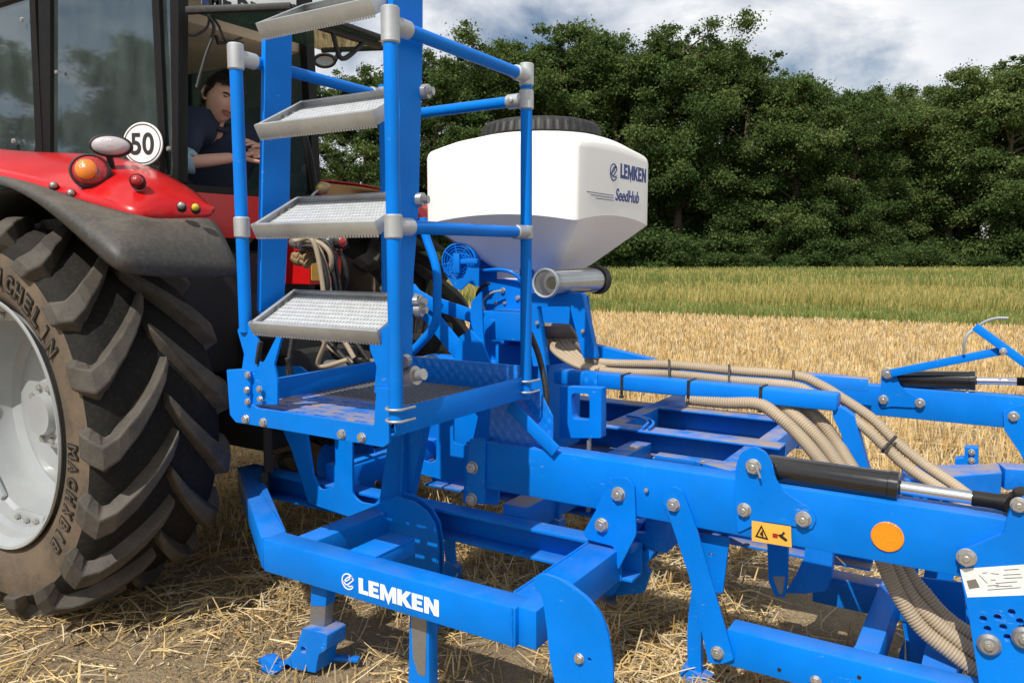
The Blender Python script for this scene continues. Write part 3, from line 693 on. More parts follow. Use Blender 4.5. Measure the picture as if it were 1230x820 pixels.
    # rim lugs with bolts on the dish edge
    for k in range(8):
        for j in (-1, 0, 1):
            an = 2 * math.pi * k / 8 + .02 + j * .17
            if j == 0:
                q = MB(); c = Vector((WA + math.cos(an) * .462, bc + o_ * (f - .15), WZ + math.sin(an) * .462)); ur = Vector((math.cos(an), 0, math.sin(an))); ut = Vector((-math.sin(an), 0, math.cos(an)))
                q.obox(c, ur, ut, Vector((0, 1, 0)), .06, .24, .03, .012); q.build('rim_bracket', 'rim_silver', wheel_e, 40)
            p = Vector((WA + math.cos(an) * .465, bc + o_ * (f - .132), WZ + math.sin(an) * .465))
            m = Matrix.Translation(p) @ PLANES['b'].to_4x4() @ (Matrix.Rotation(math.pi, 4, 'X') if sgn < 0 else Matrix.Identity(4)) @ Matrix.Diagonal((.016, .016, .016, 1))
            link('rim_bolt', BOLT, None, wheel_e, matrix=m)
    # raised writing on the sidewall
    if sgn > 0:
        def arc_text(s, start_deg, step_deg, rad, hgt):
            obs = []
            for i, ch in enumerate(s):
                if ch == ' ': continue
                an = R(start_deg - step_deg * i); ur = Vector((math.cos(an), 0, math.sin(an))); ut = Vector((math.sin(an), 0, -math.cos(an)))
                base = Vector((WA, bo - .0015, WZ)) + ur * rad
                X, Y = ut, ur; Z = X.cross(Y)
                for (mt, wgt, lift, nm) in (('lettering_black', 0.075, 0.0, 'sidewall_letter'),) + ((('tyre_wall', -0.012, 0.0014, 'letter_face'),)):
                    wd = {'I': .014, 'M': .05, 'H': .042}.get(ch, .038) * (1.22 if wgt > 0 else 1.0) * hgt / .06; hh = hgt * (1.15 if wgt > 0 else .86)
                    Mx = Matrix((X, Y, Z)).transposed().to_4x4(); Mx.translation = base - X * wd / 2 - Y * (hh - hgt) / 2 + Z * (.001 + lift)
                    o = text(nm, ch, 'b', 0, (0, 0), wd, hh, mt, wheel_e, 0.003, wgt, fm=Mx); obs.append(o)
            return obs
        txa = arc_text('MICHELIN', 79, 6.6, .625, .072); txb = arc_text('MACHXBIB', -3, 5.6, .635, .060); tx = txa + txb
        # one mesh per word and colour
        for nm, new, wd_ in (('sidewall_letter', 'sidewall_lettering', txa), ('letter_face', 'sidewall_lettering_face', txa), ('sidewall_letter', 'sidewall_lettering', txb), ('letter_face', 'sidewall_lettering_face', txb)):
            bm = bmesh.new(); mt = None
            for o in wd_:
                if not o.name.startswith(nm): continue
                t2 = o.data.copy(); t2.transform(o.matrix_basis); bm.from_mesh(t2); mt = o.data.materials[0].name
            me = bpy.data.meshes.new(new); bm.to_mesh(me); bm.free()
            oo = bpy.data.objects.new(new, me); COL.objects.link(oo); oo.parent = wheel_e; me.materials.clear(); me.materials.append(M(mt))
        for o in tx: bpy.data.objects.remove(o)
    return wheel_e
wheel(1.66, +1)
wheel(2 * BC - 1.66, -1)

# ---- fenders
def mir(rows): return [[Vector((p.x, 2 * BC - p.y, p.z)) for p in r_] for r_ in rows]
lip = [U(-90, 212, b=1.72), U(-30, 212, b=1.72), U(20, 222, b=1.70), U(58, 243, b=1.65), U(92, 271, b=1.63), U(120, 301, b=1.63), U(135, 317, b=1.63), U(152, 324, b=1.66)]
bnd = [U(-90, 206, b=1.76), U(-30, 206, b=1.76), U(25, 218, b=1.78), U(60, 228, b=1.80), U(100, 243, b=1.80), U(140, 254, b=1.80), U(165, 260, b=1.84), U(182, 264, b=1.90)]
a_end = lip[-1].x; low = [U(190, 327, a=a_end), U(235, 328, a=a_end), U(284, 329, a=a_end)]
a_up = bnd[-1].x; upr = [U(205, 264, a=a_up), U(230, 263, a=a_up), U(256, 262, a=a_up)]
lip = [p + Vector((0, 0, .035 * min(1, max(0, i - 3) / 3))) for i, p in enumerate(lip)]; low = [p + Vector((0, 0, .035)) for p in low]
L1 = lip + low; B1 = bnd + upr
mid_ = [(p * .5 + q * .5) + Vector((0.012, -0.010, 0.012)) for p, q in zip(L1, B1)]
def sheet(name, rows, mat, th=0.012, mirror=False, sub=1):
    mb = MB(); mb.loft(mir(rows) if mirror else rows); o = mb.build(name, mat, TR, 180)
    if sub: s = o.modifiers.new('s', 'SUBSURF'); s.levels = sub; s.render_levels = sub + 1
    s = o.modifiers.new('t', 'SOLIDIFY'); s.thickness = th; s.offset = 0
    return o
lip_in = [p + Vector((-.035, .0, -.03)) for p in L1]
inner_lip = [p + Vector((-.03, .03, -.05)) * (0.12 if i < 3 else .6 if i == 3 else 1) for i, p in enumerate(L1)]
red_in = [U(-90, 176, b=2.22), U(-30, 178, b=2.22), U(20, 183, b=2.20), U(60, 185, b=2.18), U(112, 186, b=2.14), U(160, 194, b=2.13), U(200, 211, b=2.15), U(228, 227, b=2.18), U(243, 240, b=2.2), U(252, 250, b=2.22), U(257, 260, b=2.23)]
red_mid = [p.lerp(q, .5) + Vector((0.03, -0.02, 0.055)) for p, q in zip(B1, red_in)]
for mi_ in (False, True):
    sheet('fender_extension', [B1, mid_, L1, inner_lip], 'fender_rubber', .014, mi_)
    sheet('fender', [B1, red_mid, red_in], 'red_paint', .014, mi_)
# inner wheel arch
arch = []
for k in range(15):
    an = R(48 + 10 * k); arch.append((WA + math.cos(an) * 1.0, WZ + math.sin(an) * 1.0))
sheet('wheel_arch', [[Vector((x, bb, z)) for x, z in arch] for bb in (1.80, 2.02, 2.26)], 'chassis_dark', .01, False, 0)
sheet('wheel_arch', [[Vector((x, bb, z)) for x, z in arch] for bb in (1.80, 2.02, 2.26)], 'chassis_dark', .01, True, 0)
# fender buttons, lamps
def lens(name, px, py, b_, rx, rz_, nrm, mat, rim='black_plastic', depth=.03, parent=TR):
    p = U(px, py, b=b_); n = Vector(nrm).normalized(); hx = Vector((0, 0, 1)).cross(n).normalized(); hz = n.cross(hx)
    body = MB(); vs = []
    for (s, h_) in ((1.12, -depth), (1.12, .004), (1.0, .010), (.98, .004)):
        vs.append([p + hx * math.cos(2 * math.pi * k / 28) * rx * s + hz * math.sin(2 * math.pi * k / 28) * rz_ * s + n * h_ for k in range(28)])
    body.loft(vs, True); bo_ = body.build(name, rim, parent, 40)
    le = MB(); vs = [[p + hx * math.cos(2 * math.pi * k / 28) * rx * s + hz * math.sin(2 * math.pi * k / 28) * rz_ * s + n * h_ for k in range(28)] for (s, h_) in ((.99, .004), (.8, .016), (.45, .022), (.01, .024))]
    le.loft(vs, True); lo_ = link('lens', le.mesh(), mat, None, 180); lo_.parent = bo_; lo_.matrix_basis = Matrix.Translation(-worldloc(bo_)) @ Matrix.Identity(4)
    lo_.location = -worldloc(parent) - bo_.location
    return bo_
NB = (0.75, -0.62, 0.25)
lens('tail_lamp', 108, 205, 1.86, .068, .062, NB, 'lamp_red')
p_ = U(103, 203, b=1.83); mb = MB(); nn = Vector(NB).normalized(); hx = Vector((0, 0, 1)).cross(nn).normalized(); hz = nn.cross(hx)
mb.loft([[p_ + nn * h_ + hx * math.cos(2 * math.pi * k / 24) * .040 * s + hz * math.sin(2 * math.pi * k / 24) * .042 * s for k in range(24)] for s, h_ in ((1, .0), (.8, .012), (.01, .016))], True)
mb.build('indicator_lens', 'lamp_orange', TR, 180)
lens('side_marker_lamp', 165, 217, 1.90, .026, .024, NB, 'lamp_red')
lens('work_lamp', 133, 175, 1.95, .074, .040, (0.8, -0.6, 0.02), 'lamp_clear')
mb = MB(); mb.tube([U(131, 186, b=1.97), U(134, 200, b=1.98), U(134, 212, b=1.99)], .014, 8); mb.build('lamp_bracket', 'black_plastic', TR)
for (px, py, bb, mt) in ((65, 224, 1.80, 'bolt_zinc'), (86, 233, 1.80, 'bolt_zinc'), (218, 248, 2.0, 'bolt_zinc'), (235, 250, 2.03, 'reflector_yellow')):
    lens('fender_button', px, py, bb, .016, .016, (0.7, -0.6, 0.35), mt, 'black_plastic', .02)

# ---- cab
bn = 2.24; af = -3.21; bf = 3.18; CC = 2.71
def zc(px, py, **k): return U(px, py, **k)
fr_ = plate('quarter_window_frame', 'b', bn, [(44, -60), (214, -60), (214, 222), (206, 222), (150, 203), (50, 196)], .05, 'cab_black', TR,
            holes=[[(60, -52), (203, -52), (207, 212), (150, 192), (60, 187)]], rnd=.02)
plate('quarter_window_glass', 'b', bn + .02, [(58, -54), (203, -54), (207, 214), (150, 194), (58, 189)], .006, 'cab_glass', TR)
AW = af - 2.05; d0_ = U(43, 0, b=bn).x; d1_ = U(36, 0, b=bn).x; dzb = U(20, 190, b=bn).z
plate2('door_frame', 'b', bn - .004, [(AW, dzb - .5), (AW + .5, dzb - .5), (d0_ - .02, dzb), (d0_, 2.95), (AW, 2.95)], .05, 'cab_black', TR, [round_poly([(AW + .05, dzb - .44), (AW + .48, dzb - .44), (d1_ - .03, dzb + .04), (d1_, 2.89), (AW + .05, 2.89)], .03)])
plate2('door_glass', 'b', bn + .018, [(AW + .04, dzb - .45), (AW + .49, dzb - .45), (d1_, dzb + .02), (d1_ + .01, 2.9), (AW + .04, 2.9)], .006, 'cab_glass', TR)
for (px, py, r_) in ((27, 24, .013), (17, 170, .015), (68, 87, .010), (203, 179, .012)): bolt(px, py, 'b', bn - .002, r_, TR, 'glass_fixing')
zr0 = U(215, 218, b=bn).z; ZT = 2.95
# rear opening frame, parts in the plane a=af
plate2('rear_window_frame', 'a', af, [(bn, zr0 - .05), (bf, zr0 - .05), (bf - .03, ZT), (bn, ZT)], .05, 'cab_black', TR, [round_poly([(bn + .012, zr0), (bf - .055, zr0), (bf - .085, ZT - .16), (bn + .012, ZT - .16)], .04)])
plate2('rear_panel', 'a', af + .012, [(bn - .02, zr0 - .24), (bf + .02, zr0 - .24), (bf + .02, zr0 - .035), (bn - .02, zr0 - .035)], .05, 'red_paint', TR)
# far side wall frame with glass, front screen
m_ = MB(); zlo = zr0 - .05
for (x, y) in ((af - 2.02, bf - .02), (af - 1.1, bf), (af - 2.02, bn + .03)): m_.bar((x, y, 1.2), (x, y, ZT), .06, .06, Vector((1, 0, 0)))
m_.bar((af, bf - .02, zr0 - .03), (af - 2.0, bf - .02, zr0 - .45), .05, .05)
m_.build('cab_pillar', 'cab_black', TR)
plate2('far_side_glass', 'b', bf - .01, [(af - 2.0, 1.3), (af - .03, zr0), (af - .03, ZT - .1), (af - 2.0, ZT - .1)], .006, 'cab_glass', TR)
plate2('windscreen', 'a', af - 2.04, [(bn, 1.3), (bf, 1.3), (bf, ZT - .1), (bn, ZT - .1)], .006, 'cab_glass', TR)
m_ = MB(); m_.box(af - 2.12, af + .06, bn - .06, bf + .06, ZT, ZT + .20, .06); rf = m_.build('cab_roof', 'red_paint', TR)
m_ = MB(); m_.box(af - 1.98, af - .055, bn + .06, bf - .05, ZT - .30, ZT - .012, .04); m_.build('headliner', 'headliner', TR)
m_ = MB(); m_.box(af - 2.0, af - .02, bn + .02, bf - .02, 1.02, zr0 - .30, .05); m_.build('cab_floor', 'chassis_dark', TR)
m_ = MB(); m_.box(af + .01, af + .035, bn + .10, bf - .08, ZT - .14, ZT - .004, .01); m_.build('light_bar', 'cab_black', TR)
# opened rear window hinged at the roof
g0 = U(224, 13, b=bn); g1 = U(350, 8, b=bn + .22); dz = Vector((0, bf - bn - .16, 0)); g2 = g1 + dz; g3 = g0 + dz
mb = MB(); up = (g1 - g0).cross(dz).normalized(); e_ = (g1 - g0).normalized(); 
mb.add([g0, g1, g2, g3], [(0, 1, 2, 3)]); gg = mb.build('rear_window_glass', 'green_glass', TR, None)
s = gg.modifiers.new('t', 'SOLIDIFY'); s.thickness = .006
mb = MB(); mb.bar(g0, g1, .03, .028, up); mb.bar(g1, g2, .022, .02, up); mb.bar(g3, g2, .022, .022, up); mb.build('rear_window_edge', 'black_plastic', TR)
mb = MB(); mb.bar(g1 + Vector((-.06, .15, -.02)), g1 + Vector((-.06, .62, -.02)), .03, .03); mb.tube(spline([g1 + Vector((-.06, .30, -.03)), g1 + Vector((-.10, .40, -.12)), g1 + Vector((-.05, .50, -.03))], 6), .012, 8); mb.build('window_handle', 'black_plastic', TR)
# number plate over the opening
pl = plate('number_plate', 'a', af + .10, [(243, -22), (356, -22), (356, 9), (243, 5)], .01, 'lettering_white', TR)
q0 = U(252, 7, a=af + .11); text('plate_writing', 'ME DR', 'a', af + .1015, (q0.y, q0.z - .005), .30, .085, 'lettering_black', TR, .002, .04)
eu = plate('plate_band', 'a', af + .1015, [(243, -22), (250, -22), (250, 6), (243, 5)], .002, 'lettering_navy', TR)
# 50 disc on the quarter window
c = U(172, 173, b=bn - .06); nS = Vector((.42, -.90, .05)).normalized(); xS = Vector((0, 0, 1)).cross(nS).normalized(); yS = nS.cross(xS); mb = MB(); mb.lathe([(0, .006), (.092, .006), (.094, .004), (.094, 0), (0, 0)], c, nS, 48); ds = mb.build('speed_sign', 'sticker_white', TR)
for r0, r1 in ((.082, .086),):
    mb = MB(); mb.lathe([(r0, .0065), (r0, .0075), (r1, .0075), (r1, .0065)], c, nS, 48); mb.build('speed_sign_ring', 'lettering_black', TR)
Ms = Matrix((xS, yS, nS)).transposed().to_4x4(); Ms.translation = c - xS * .054 - yS * .048 + nS * .0065
text('speed_sign_number', '50', 'b', 0, (0, 0), .108, .096, 'lettering_black', TR, .002, .020, fm=Ms)
# mirror, wiper and leads at the opening
def ring(name, c, u, v, rx, ry, r_, mat, parent=TR):
    mb = MB(); pts = [c + u * math.cos(t) * rx + v * math.sin(t) * ry for t in [2 * math.pi * k / 28 for k in range(29)]]; mb.tube(pts, r_, 7, False); return mb.build(name, mat, parent, 80)
mc = U(390, 73, a=af - .35); ring('mirror_rim', mc, CRt, Vector((0, 0, 1)), .062, .036, .010, 'cab_black')
mb = MB(); mb.loft([[mc + CRt * math.cos(2 * math.pi * k / 24) * .062 * s + Vector((0, 0, 1)) * math.sin(2 * math.pi * k / 24) * .036 * s for k in range(24)] for s in (1, .01)], True); mb.build('mirror_glass', 'chrome_rod', TR, 180)
cable('mirror_arm', [mc + CRt * .06, U(412, 52, a=af - .35), U(408, 38, a=af - .35), U(425, 32, a=af - .3)], .014, 'cab_black', TR)
cable('mirror_arm', [U(385, 92, a=af - .3), U(378, 110, a=af - .25), U(376, 130, a=af - .25)], .010, 'cab_black', TR)
cable('wiper_arm', [U(250, 18, a=af + .03), U(257, 36, a=af + .04), U(246, 70, a=af + .04), U(236, 106, a=af + .04)], .008, 'black_plastic', TR)
cable('lead', [U(213, 18, a=af + .02), U(216, 36, a=af + .03), U(232, 43, a=af + .03), U(248, 34, a=af + .03), U(252, 20, a=af + .03)], .006, 'black_plastic', TR)
cable('lead', [U(232, 14, a=af + .02), U(250, 17, a=af + .03), U(262, 30, a=af + .03), U(272, 50, a=af + .03), U(290, 46, a=af)], .006, 'black_plastic', TR)
mb = MB(); hp = [U(x, y, a=af - .12) for x, y in ((252, 18), (294, 20), (295, 50), (262, 52))]; mb.tube(hp + [hp[0]], .010, 8); mb.build('monitor_frame', 'black_plastic', TR)
# grab handles outside the opening, right side pillar trims
mb = MB(); mb.tube([U(362, 150, a=af + .03), U(372, 190, a=af + .05), U(378, 228, a=af + .05)], .02, 8); mb.build('handrail', 'cab_black', TR)
# ---- body under the cab
m_ = MB(); m_.box(-4.3, -3.05, BC - .33, BC + .33, .62, 1.25, .05); m_.box(-3.25, -2.95, BC - .26, BC + .26, .72, 1.12, .04); m_.build('transmission', 'chassis_dark', TR)
m_ = MB(); m_.tube([(WA, 2.22, WZ), (WA, 2 * BC - 2.22, WZ)], .14, 20); m_.build('rear_axle', 'chassis_dark', TR)
m_ = MB(); m_.box(-7.6, -4.2, BC - .27, BC + .27, .55, 1.05, .06); m_.build('engine_block', 'chassis_dark', TR)
hood = MB(); hr = []
for (x, z0, zt, wd) in ((-5.27, 1.0, 1.85, .40), (-5.9, .95, 1.78, .40), (-6.8, .95, 1.62, .38), (-7.5, .92, 1.42, .33), (-7.62, .95, 1.2, .28)):
    hr.append([Vector((x, BC + y * wd, z)) for y, z in ((-1, z0), (-1.02, (z0 + zt) / 2), (-.95, zt - .12), (-.7, zt - .02), (0, zt), (.7, zt - .02), (.95, zt - .12), (1.02, (z0 + zt) / 2), (1, z0))])
hood.loft(hr); hood.add(hr[-1], [tuple(range(9))]); hood.add(hr[0], [tuple(range(9))]); hood.build('bonnet', 'red_paint', TR, 40)
for sb in (-1, 1):
    bo_ = BC + sb * .72
    m_ = MB(); m_.lathe([(.30, -.22), (.55, -.22), (.64, -.17), (.66, 0), (.64, .17), (.55, .22), (.30, .22), (.28, .1), (.12, .08), (0, .08)], (-6.6, bo_, .66), (0, sb, 0), 48); m_.build('front_wheel', 'tyre_tread', TR)
m_ = MB(); m_.tube([(-6.6, BC - .7, .66), (-6.6, BC + .7, .66)], .09, 14); m_.build('front_axle', 'chassis_dark', TR)
# red body side between the fender and the hitch with its yellow label
plate('body_panel', 'a', -3.02, [(372, 268), (414, 268), (408, 340), (372, 342)], .30, 'red_paint', TR)
plate('warning_label', 'a', -3.012, [(374, 315), (392, 315), (392, 337), (374, 337)], .003, 'sticker_yellow', TR)
lens('rear_lamp', 410, 290, 2.75, .028, .03, (1, 0, 0), 'lamp_red')
# hydraulic couplers, a cluster of fittings with lead loops
rc = random.Random(8)
for i in range(16):
    px = rc.uniform(346, 392); py = rc.uniform(284, 312); c = U(px, py, a=-2.86)
    mb = MB(); mb.lathe([(0, 0), (.016, 0), (.018, .02), (.026, .022), (.026, .05), (.017, .055), (.017, .08), (.024, .082), (.024, .095), (0, .095)], c, (1, rc.uniform(-.2, .2), rc.uniform(-.3, .1)), 12)
    mb.build('hydraulic_coupler', rc.choice(['brass_fitting', 'brass_fitting', 'black_plastic', 'worn_steel']), TR)
for i in range(7):
    px = rc.uniform(350, 390); py = rc.uniform(288, 305); c = U(px, py, a=-2.8)
    cable('hydraulic_lead', [c, c + Vector((.10, .03, -.02)), c + Vector((.14, .05, -.10 - .05 * i)), c + Vector((.05, .08, -.28 - .05 * i)), c + Vector((.2, .12, -.55))], .012, 'black_plastic' if i % 3 else 'hose_beige', TR)
m_ = MB(); c = U(388, 226, a=-3.0); m_.lathe([(0, -.04), (.02, -.035), (.035, 0), (.02, .035), (0, .04)], c, (0, 1, .3), 14); m_.build('fender_control', 'brass_fitting', TR, 180)
cable('control_lead', [c, U(380, 230, a=-3), U(374, 236, a=-3)], .006, 'cable_grey', TR)
# three-point hitch
m_ = MB()
for sb in (-1, 1):
    y = BC + sb * .36
    m_ = MB(); m_.bar((-3.1, y - sb * .08, .50), (-2.97, y + sb * .05, .52), .035, .09); m_.build('lower_link', 'chassis_dark', TR)
    m_ = MB(); m_.bar((-3.0, y, 1.10), (-2.97, y + sb * .02, .56), .04, .04); m_.build('lift_rod', 'chassis_dark', TR)
    m_ = MB(); m_.bar((-3.2, y - sb * .1, 1.14), (-2.85, y, 1.18), .05, .07); m_.build('lift_arm', 'chassis_dark', TR)
m_ = MB(); m_.tube([(-3.05, BC, 1.02), (-2.25, BC, 1.10)], .03, 12); m_.build('top_link', 'worn_steel', TR)
m_ = MB(); m_.lathe([(.10, 0), (.10, .16), (.07, .2), (.07, .28), (.0, .28)], (-2.96, BC, .72), (1, 0, 0), 24); m_.build('power_take_off_guard', 'black_plastic', TR)
# loops of black leads between tractor and machine
for i, pts in enumerate(([(500, 388), (515, 350), (508, 400), (490, 430)], [(478, 372), (492, 345), (500, 372), (498, 400)], [(352, 420), (356, 380), (350, 470), (420, 470)], [(345, 430), (360, 470), (410, 475), (460, 440)])):
    cable('hydraulic_lead', [U(x, y, a=-2.7 + .05 * i) for x, y in pts], .011, 'black_plastic', TR, 12)
# cab seat and interior
m_ = MB(); sx = af - .55; m_.box(sx - .25, sx + .25, CC - .24, CC + .24, 1.40, 1.56, .05); m_.box(sx + .10, sx + .24, CC - .22, CC + .22, 1.52, 1.98, .06); m_.build('driver_seat', 'seat_fabric', TR)
m_ = MB(); m_.box(sx - .12, sx + .12, CC - .14, CC + .14, 1.0, 1.42, .03); m_.build('seat_base', 'black_plastic', TR)
m_ = MB(); st_ = Vector((af - 1.02, CC, 1.78)); ax_ = Vector((.5, 0, .85)).normalized(); u_ = ax_.orthogonal().normalized(); v_ = ax_.cross(u_)
m_.tube([st_ + (u_ * math.cos(t) + v_ * math.sin(t)) * .19 for t in [2 * math.pi * k / 30 for k in range(31)]], .015, 8, False); m_.tube([st_, st_ - ax_ * .5], .03, 10); m_.bar(st_ - u_ * .18, st_ + u_ * .18, .03, .02); m_.build('steering_wheel', 'black_plastic', TR)

# ================================================================ driver
def skin_mesh(verts, edges, radii, root=0, sub=2):
    me = bpy.data.meshes.new('b'); me.from_pydata([tuple(v) for v in verts], edges, []); o = bpy.data.objects.new('b', me); COL.objects.link(o)
    sk = o.modifiers.new('s', 'SKIN'); sk.use_smooth_shade = True
    for i, r_ in enumerate(radii):
        v = me.skin_vertices[0].data[i]; v.radius = (r_, r_) if not isinstance(r_, tuple) else r_; v.use_root = (i == root)
    sb = o.modifiers.new('u', 'SUBSURF'); sb.levels = sub; sb.render_levels = sub
    dg = bpy.context.evaluated_depsgraph_get(); m2 = bpy.data.meshes.new_from_object(o.evaluated_get(dg)); bpy.data.objects.remove(o); return m2
hd = U(268, 119, a=af - .17)                       # head centre
PE = thing('person', 'driver in navy shirt turned round and leaning back in the tractor cab', 'person', (hd.x, hd.y, 1.5))
face = (Vector((0.93, -0.20, -0.22))).normalized()  # looks back and down to the machine
tiltup = Vector((-.05, .26, 1)); rt_ = tiltup.cross(face).normalized(); upv = face.cross(rt_).normalized()      # rt_: to the person's left
def HP(x, y, z): return hd + rt_ * x + face * y + upv * z
bm = bmesh.new(); bmesh.ops.create_uvsphere(bm, u_segments=40, v_segments=28, radius=1)
for v in bm.verts:
    x, y, z = v.co
    w_ = .080 * (1 - .26 * max(0, -z) ** 1.5) * (1 - .05 * max(0, y)); X = x * w_; Zz = z * .123; Y = y * (.101 if y < 0 else .092)
    if z < -.2: Y *= 1 - .22 * min(1, (-z - .2) / .8) * (1 if y < 0 else .25)
    if y > 0.3:
        def gb(cx, cz, sx, sz): return math.exp(-((x - cx) / sx) ** 2 - ((z - cz) / sz) ** 2)
        Y += .026 * gb(0, -.18, .13, .16) + .016 * gb(0, .02, .10, .2) + .008 * gb(0, -.52, .25, .08) + .010 * gb(0, -.85, .28, .14)
        Y += .008 * gb(0, .26, .7, .10) - .012 * (gb(.38, .06, .2, .11) + gb(-.38, .06, .2, .11)) + .006 * (gb(.5, -.2, .22, .2) + gb(-.5, -.2, .22, .2))
    v.co = HP(X, Y, Zz)
headm = from_bm(bm)
nk = HP(0, -.03, -.10); sh = U(229, 148, a=af - .25); shl = sh.copy(); shf = U(310, 166, a=af - .32)
el = U(221, 196, a=af - .16); wr = U(283, 189, a=af - .05); hn = U(297, 191, a=af - .03)
chest = (sh + shf) / 2 + Vector((0, 0, -.12)); pel = Vector((af - .50, CC - .02, 1.60))
elf = U(332, 205, a=af - .20); wrf = U(318, 180, a=af - .06)
# one skinned body: pelvis, chest, neck into the head, both arms, thighs
BV = [pel, pel.lerp(chest, .5), chest, nk + Vector((-.02, 0, -.05)), HP(0, -.015, -.05), sh, el, wr, shf, elf, wrf, pel + Vector((-.25, -.12, .02)), pel + Vector((-.25, .12, .02)), pel + Vector((-.48, -.13, -.02)), pel + Vector((-.48, .13, -.02)), pel + Vector((-.50, -.13, -.42)), pel + Vector((-.50, .13, -.42))]
BE = [(0, 1), (1, 2), (2, 3), (3, 4), (2, 5), (5, 6), (6, 7), (2, 8), (8, 9), (9, 10), (0, 11), (0, 12), (11, 13), (12, 14), (13, 15), (14, 16)]
BR = [.11, .08, .055, .050, .053, .050, .040, .026, .050, .040, .026, .085, .085, .065, .065, .05, .05]
bodym = skin_mesh(BV, BE, BR)
bm = bmesh.new(); bm.from_mesh(bodym); bm.from_mesh(headm)
def hand(base, tip_dir, palm_n, s=1.0, curl=.5):
    d = tip_dir.normalized(); n_ = palm_n.normalized(); n_ = (n_ - d * n_.dot(d)).normalized(); t = d.cross(n_)
    V = [base, base + d * .045, base + d * .082]; E = [(0, 1), (1, 2)]; Rr = [.026, .034, .032]
    mesh_list = [skin_mesh(V, E, [(.030, .018), (.040, .016), (.038, .014)], 0, 2)]
    for k, (off, ln, spread) in enumerate(((-.030, .068, -.16), (-.010, .076, -.04), (.011, .071, .08), (.029, .056, .22))):
        fd = (d + t * spread * 1.2).normalized(); p0 = base + d * .062 + t * off; p1 = base + d * .090 + t * off * 1.15; p2 = p1 + (fd + n_ * curl * .5).normalized() * ln * .5; p3 = p2 + (fd + n_ * curl * 1.3).normalized() * ln * .45
        mesh_list.append(skin_mesh([p0, p1, p2, p3], [(0, 1), (1, 2), (2, 3)], [.010, .0095, .0085, .007], 0, 1))
    q0 = base + d * .02 - t * .02; q1 = base + d * .05 - t * .052; q2 = q1 + (d * .9 - t * .35 + n_ * .3).normalized() * .034; q3 = q2 + (d + n_ * .4).normalized() * .026
    mesh_list.append(skin_mesh([q0, q1, q2, q3], [(0, 1), (1, 2), (2, 3)], [.013, .012, .010, .008], 0, 1))
    return mesh_list
for ml in (hand(wr + (wr - el).normalized() * .01, (wr - el) + Vector((0, 0, .03)), Vector((-.3, .6, -.6))), hand(wrf, Vector((.1, -.5, .12)), Vector((-.4, .2, -.8)))):
    for mm in ml: bm.from_mesh(mm)
me = bpy.data.meshes.new('body'); bm.to_mesh(me); bm.free(); link('body', me, 'skin', PE, 180)
for sx_ in (-1, 1):     # ears
    mb = MB(); c = HP(sx_ * .080, -.008, -.002); mb.tube([c + upv * .028 - face * .006, c + upv * .03 - face * .02 + rt_ * sx_ * .010, c - face * .026 + rt_ * sx_ * .014, c - upv * .025 - face * .014 + rt_ * sx_ * .006, c - upv * .03], .007, 7); mb.build('ear', 'skin', PE, 180)
    mb = MB(); c = HP(sx_ * .029, .079, .008); mb.obox(c, rt_, upv, face, .022, .006, .006, .002); mb.build('eye', 'eye_white', PE, 180)
    mb = MB(); mb.tube([HP(sx_ * .014, .088, .020), HP(sx_ * .030, .089, .027), HP(sx_ * .048, .080, .021)], .0042, 6); mb.build('eyebrow', 'hair', PE, 180)
mb = MB(); mb.tube([HP(-.026, .084, -.060), HP(-.012, .093, -.055), HP(.012, .093, -.055), HP(.026, .084, -.060), HP(.014, .090, -.073), HP(-.014, .090, -.073), HP(-.026, .084, -.060)], .0048, 7); mb.build('lips', 'lips', PE, 180)
# hair cap with uneven edge
bm = bmesh.new(); bmesh.ops.create_uvsphere(bm, u_segments=48, v_segments=32, radius=1); rh = random.Random(2); dl = []
for v in bm.verts:
    x, y, z = v.co; lim = .42 if y > .35 else (-.05 + .8 * max(0, y) if y > -.1 else -.45)
    if z < lim: dl.append(v); continue
    k_ = 1 + rh.uniform(-.03, .055); X = x * .085 * k_; Y = y * (.106 if y < 0 else .098) * k_; Zz = z * .131 * k_ + .002; v.co = HP(X, Y, Zz)
bmesh.ops.delete(bm, geom=dl, context='VERTS'); ho = link('hair', from_bm(bm), 'hair', PE, 60); s = ho.modifiers.new('t', 'SOLIDIFY'); s.thickness = .006
hv = [v.co.copy() for v in ho.data.vertices]; rq = random.Random(4); HB = []; HV = []; HS = []
for _ in range(2600):
    p = hv[rq.randrange(len(hv))]; wv = p - hd; nrm = wv.normalized(); fl = (face * -.3 + upv * .1 + rt_ * rq.uniform(-.6, .6) + Vector((0, 0, -.45))); fl = (fl - nrm * fl.dot(nrm)).normalized()
    HB.append(p + nrm * .004 + Vector((rq.gauss(0, .003), rq.gauss(0, .003), rq.gauss(0, .003)))); HV.append((fl * 1 + nrm * rq.uniform(.05, .45)) * rq.uniform(.014, .030)); HS.append(fl.cross(nrm).normalized())
hb_ = blades('hair_strands', np.array([v[:] for v in HB]), np.array([v[:] for v in HV]), np.full(len(HB), .0035), np.array([v[:] for v in HS]), ['hair'], np.zeros(len(HB), int))
hb_.parent = PE; hb_.location = -worldloc(PE)
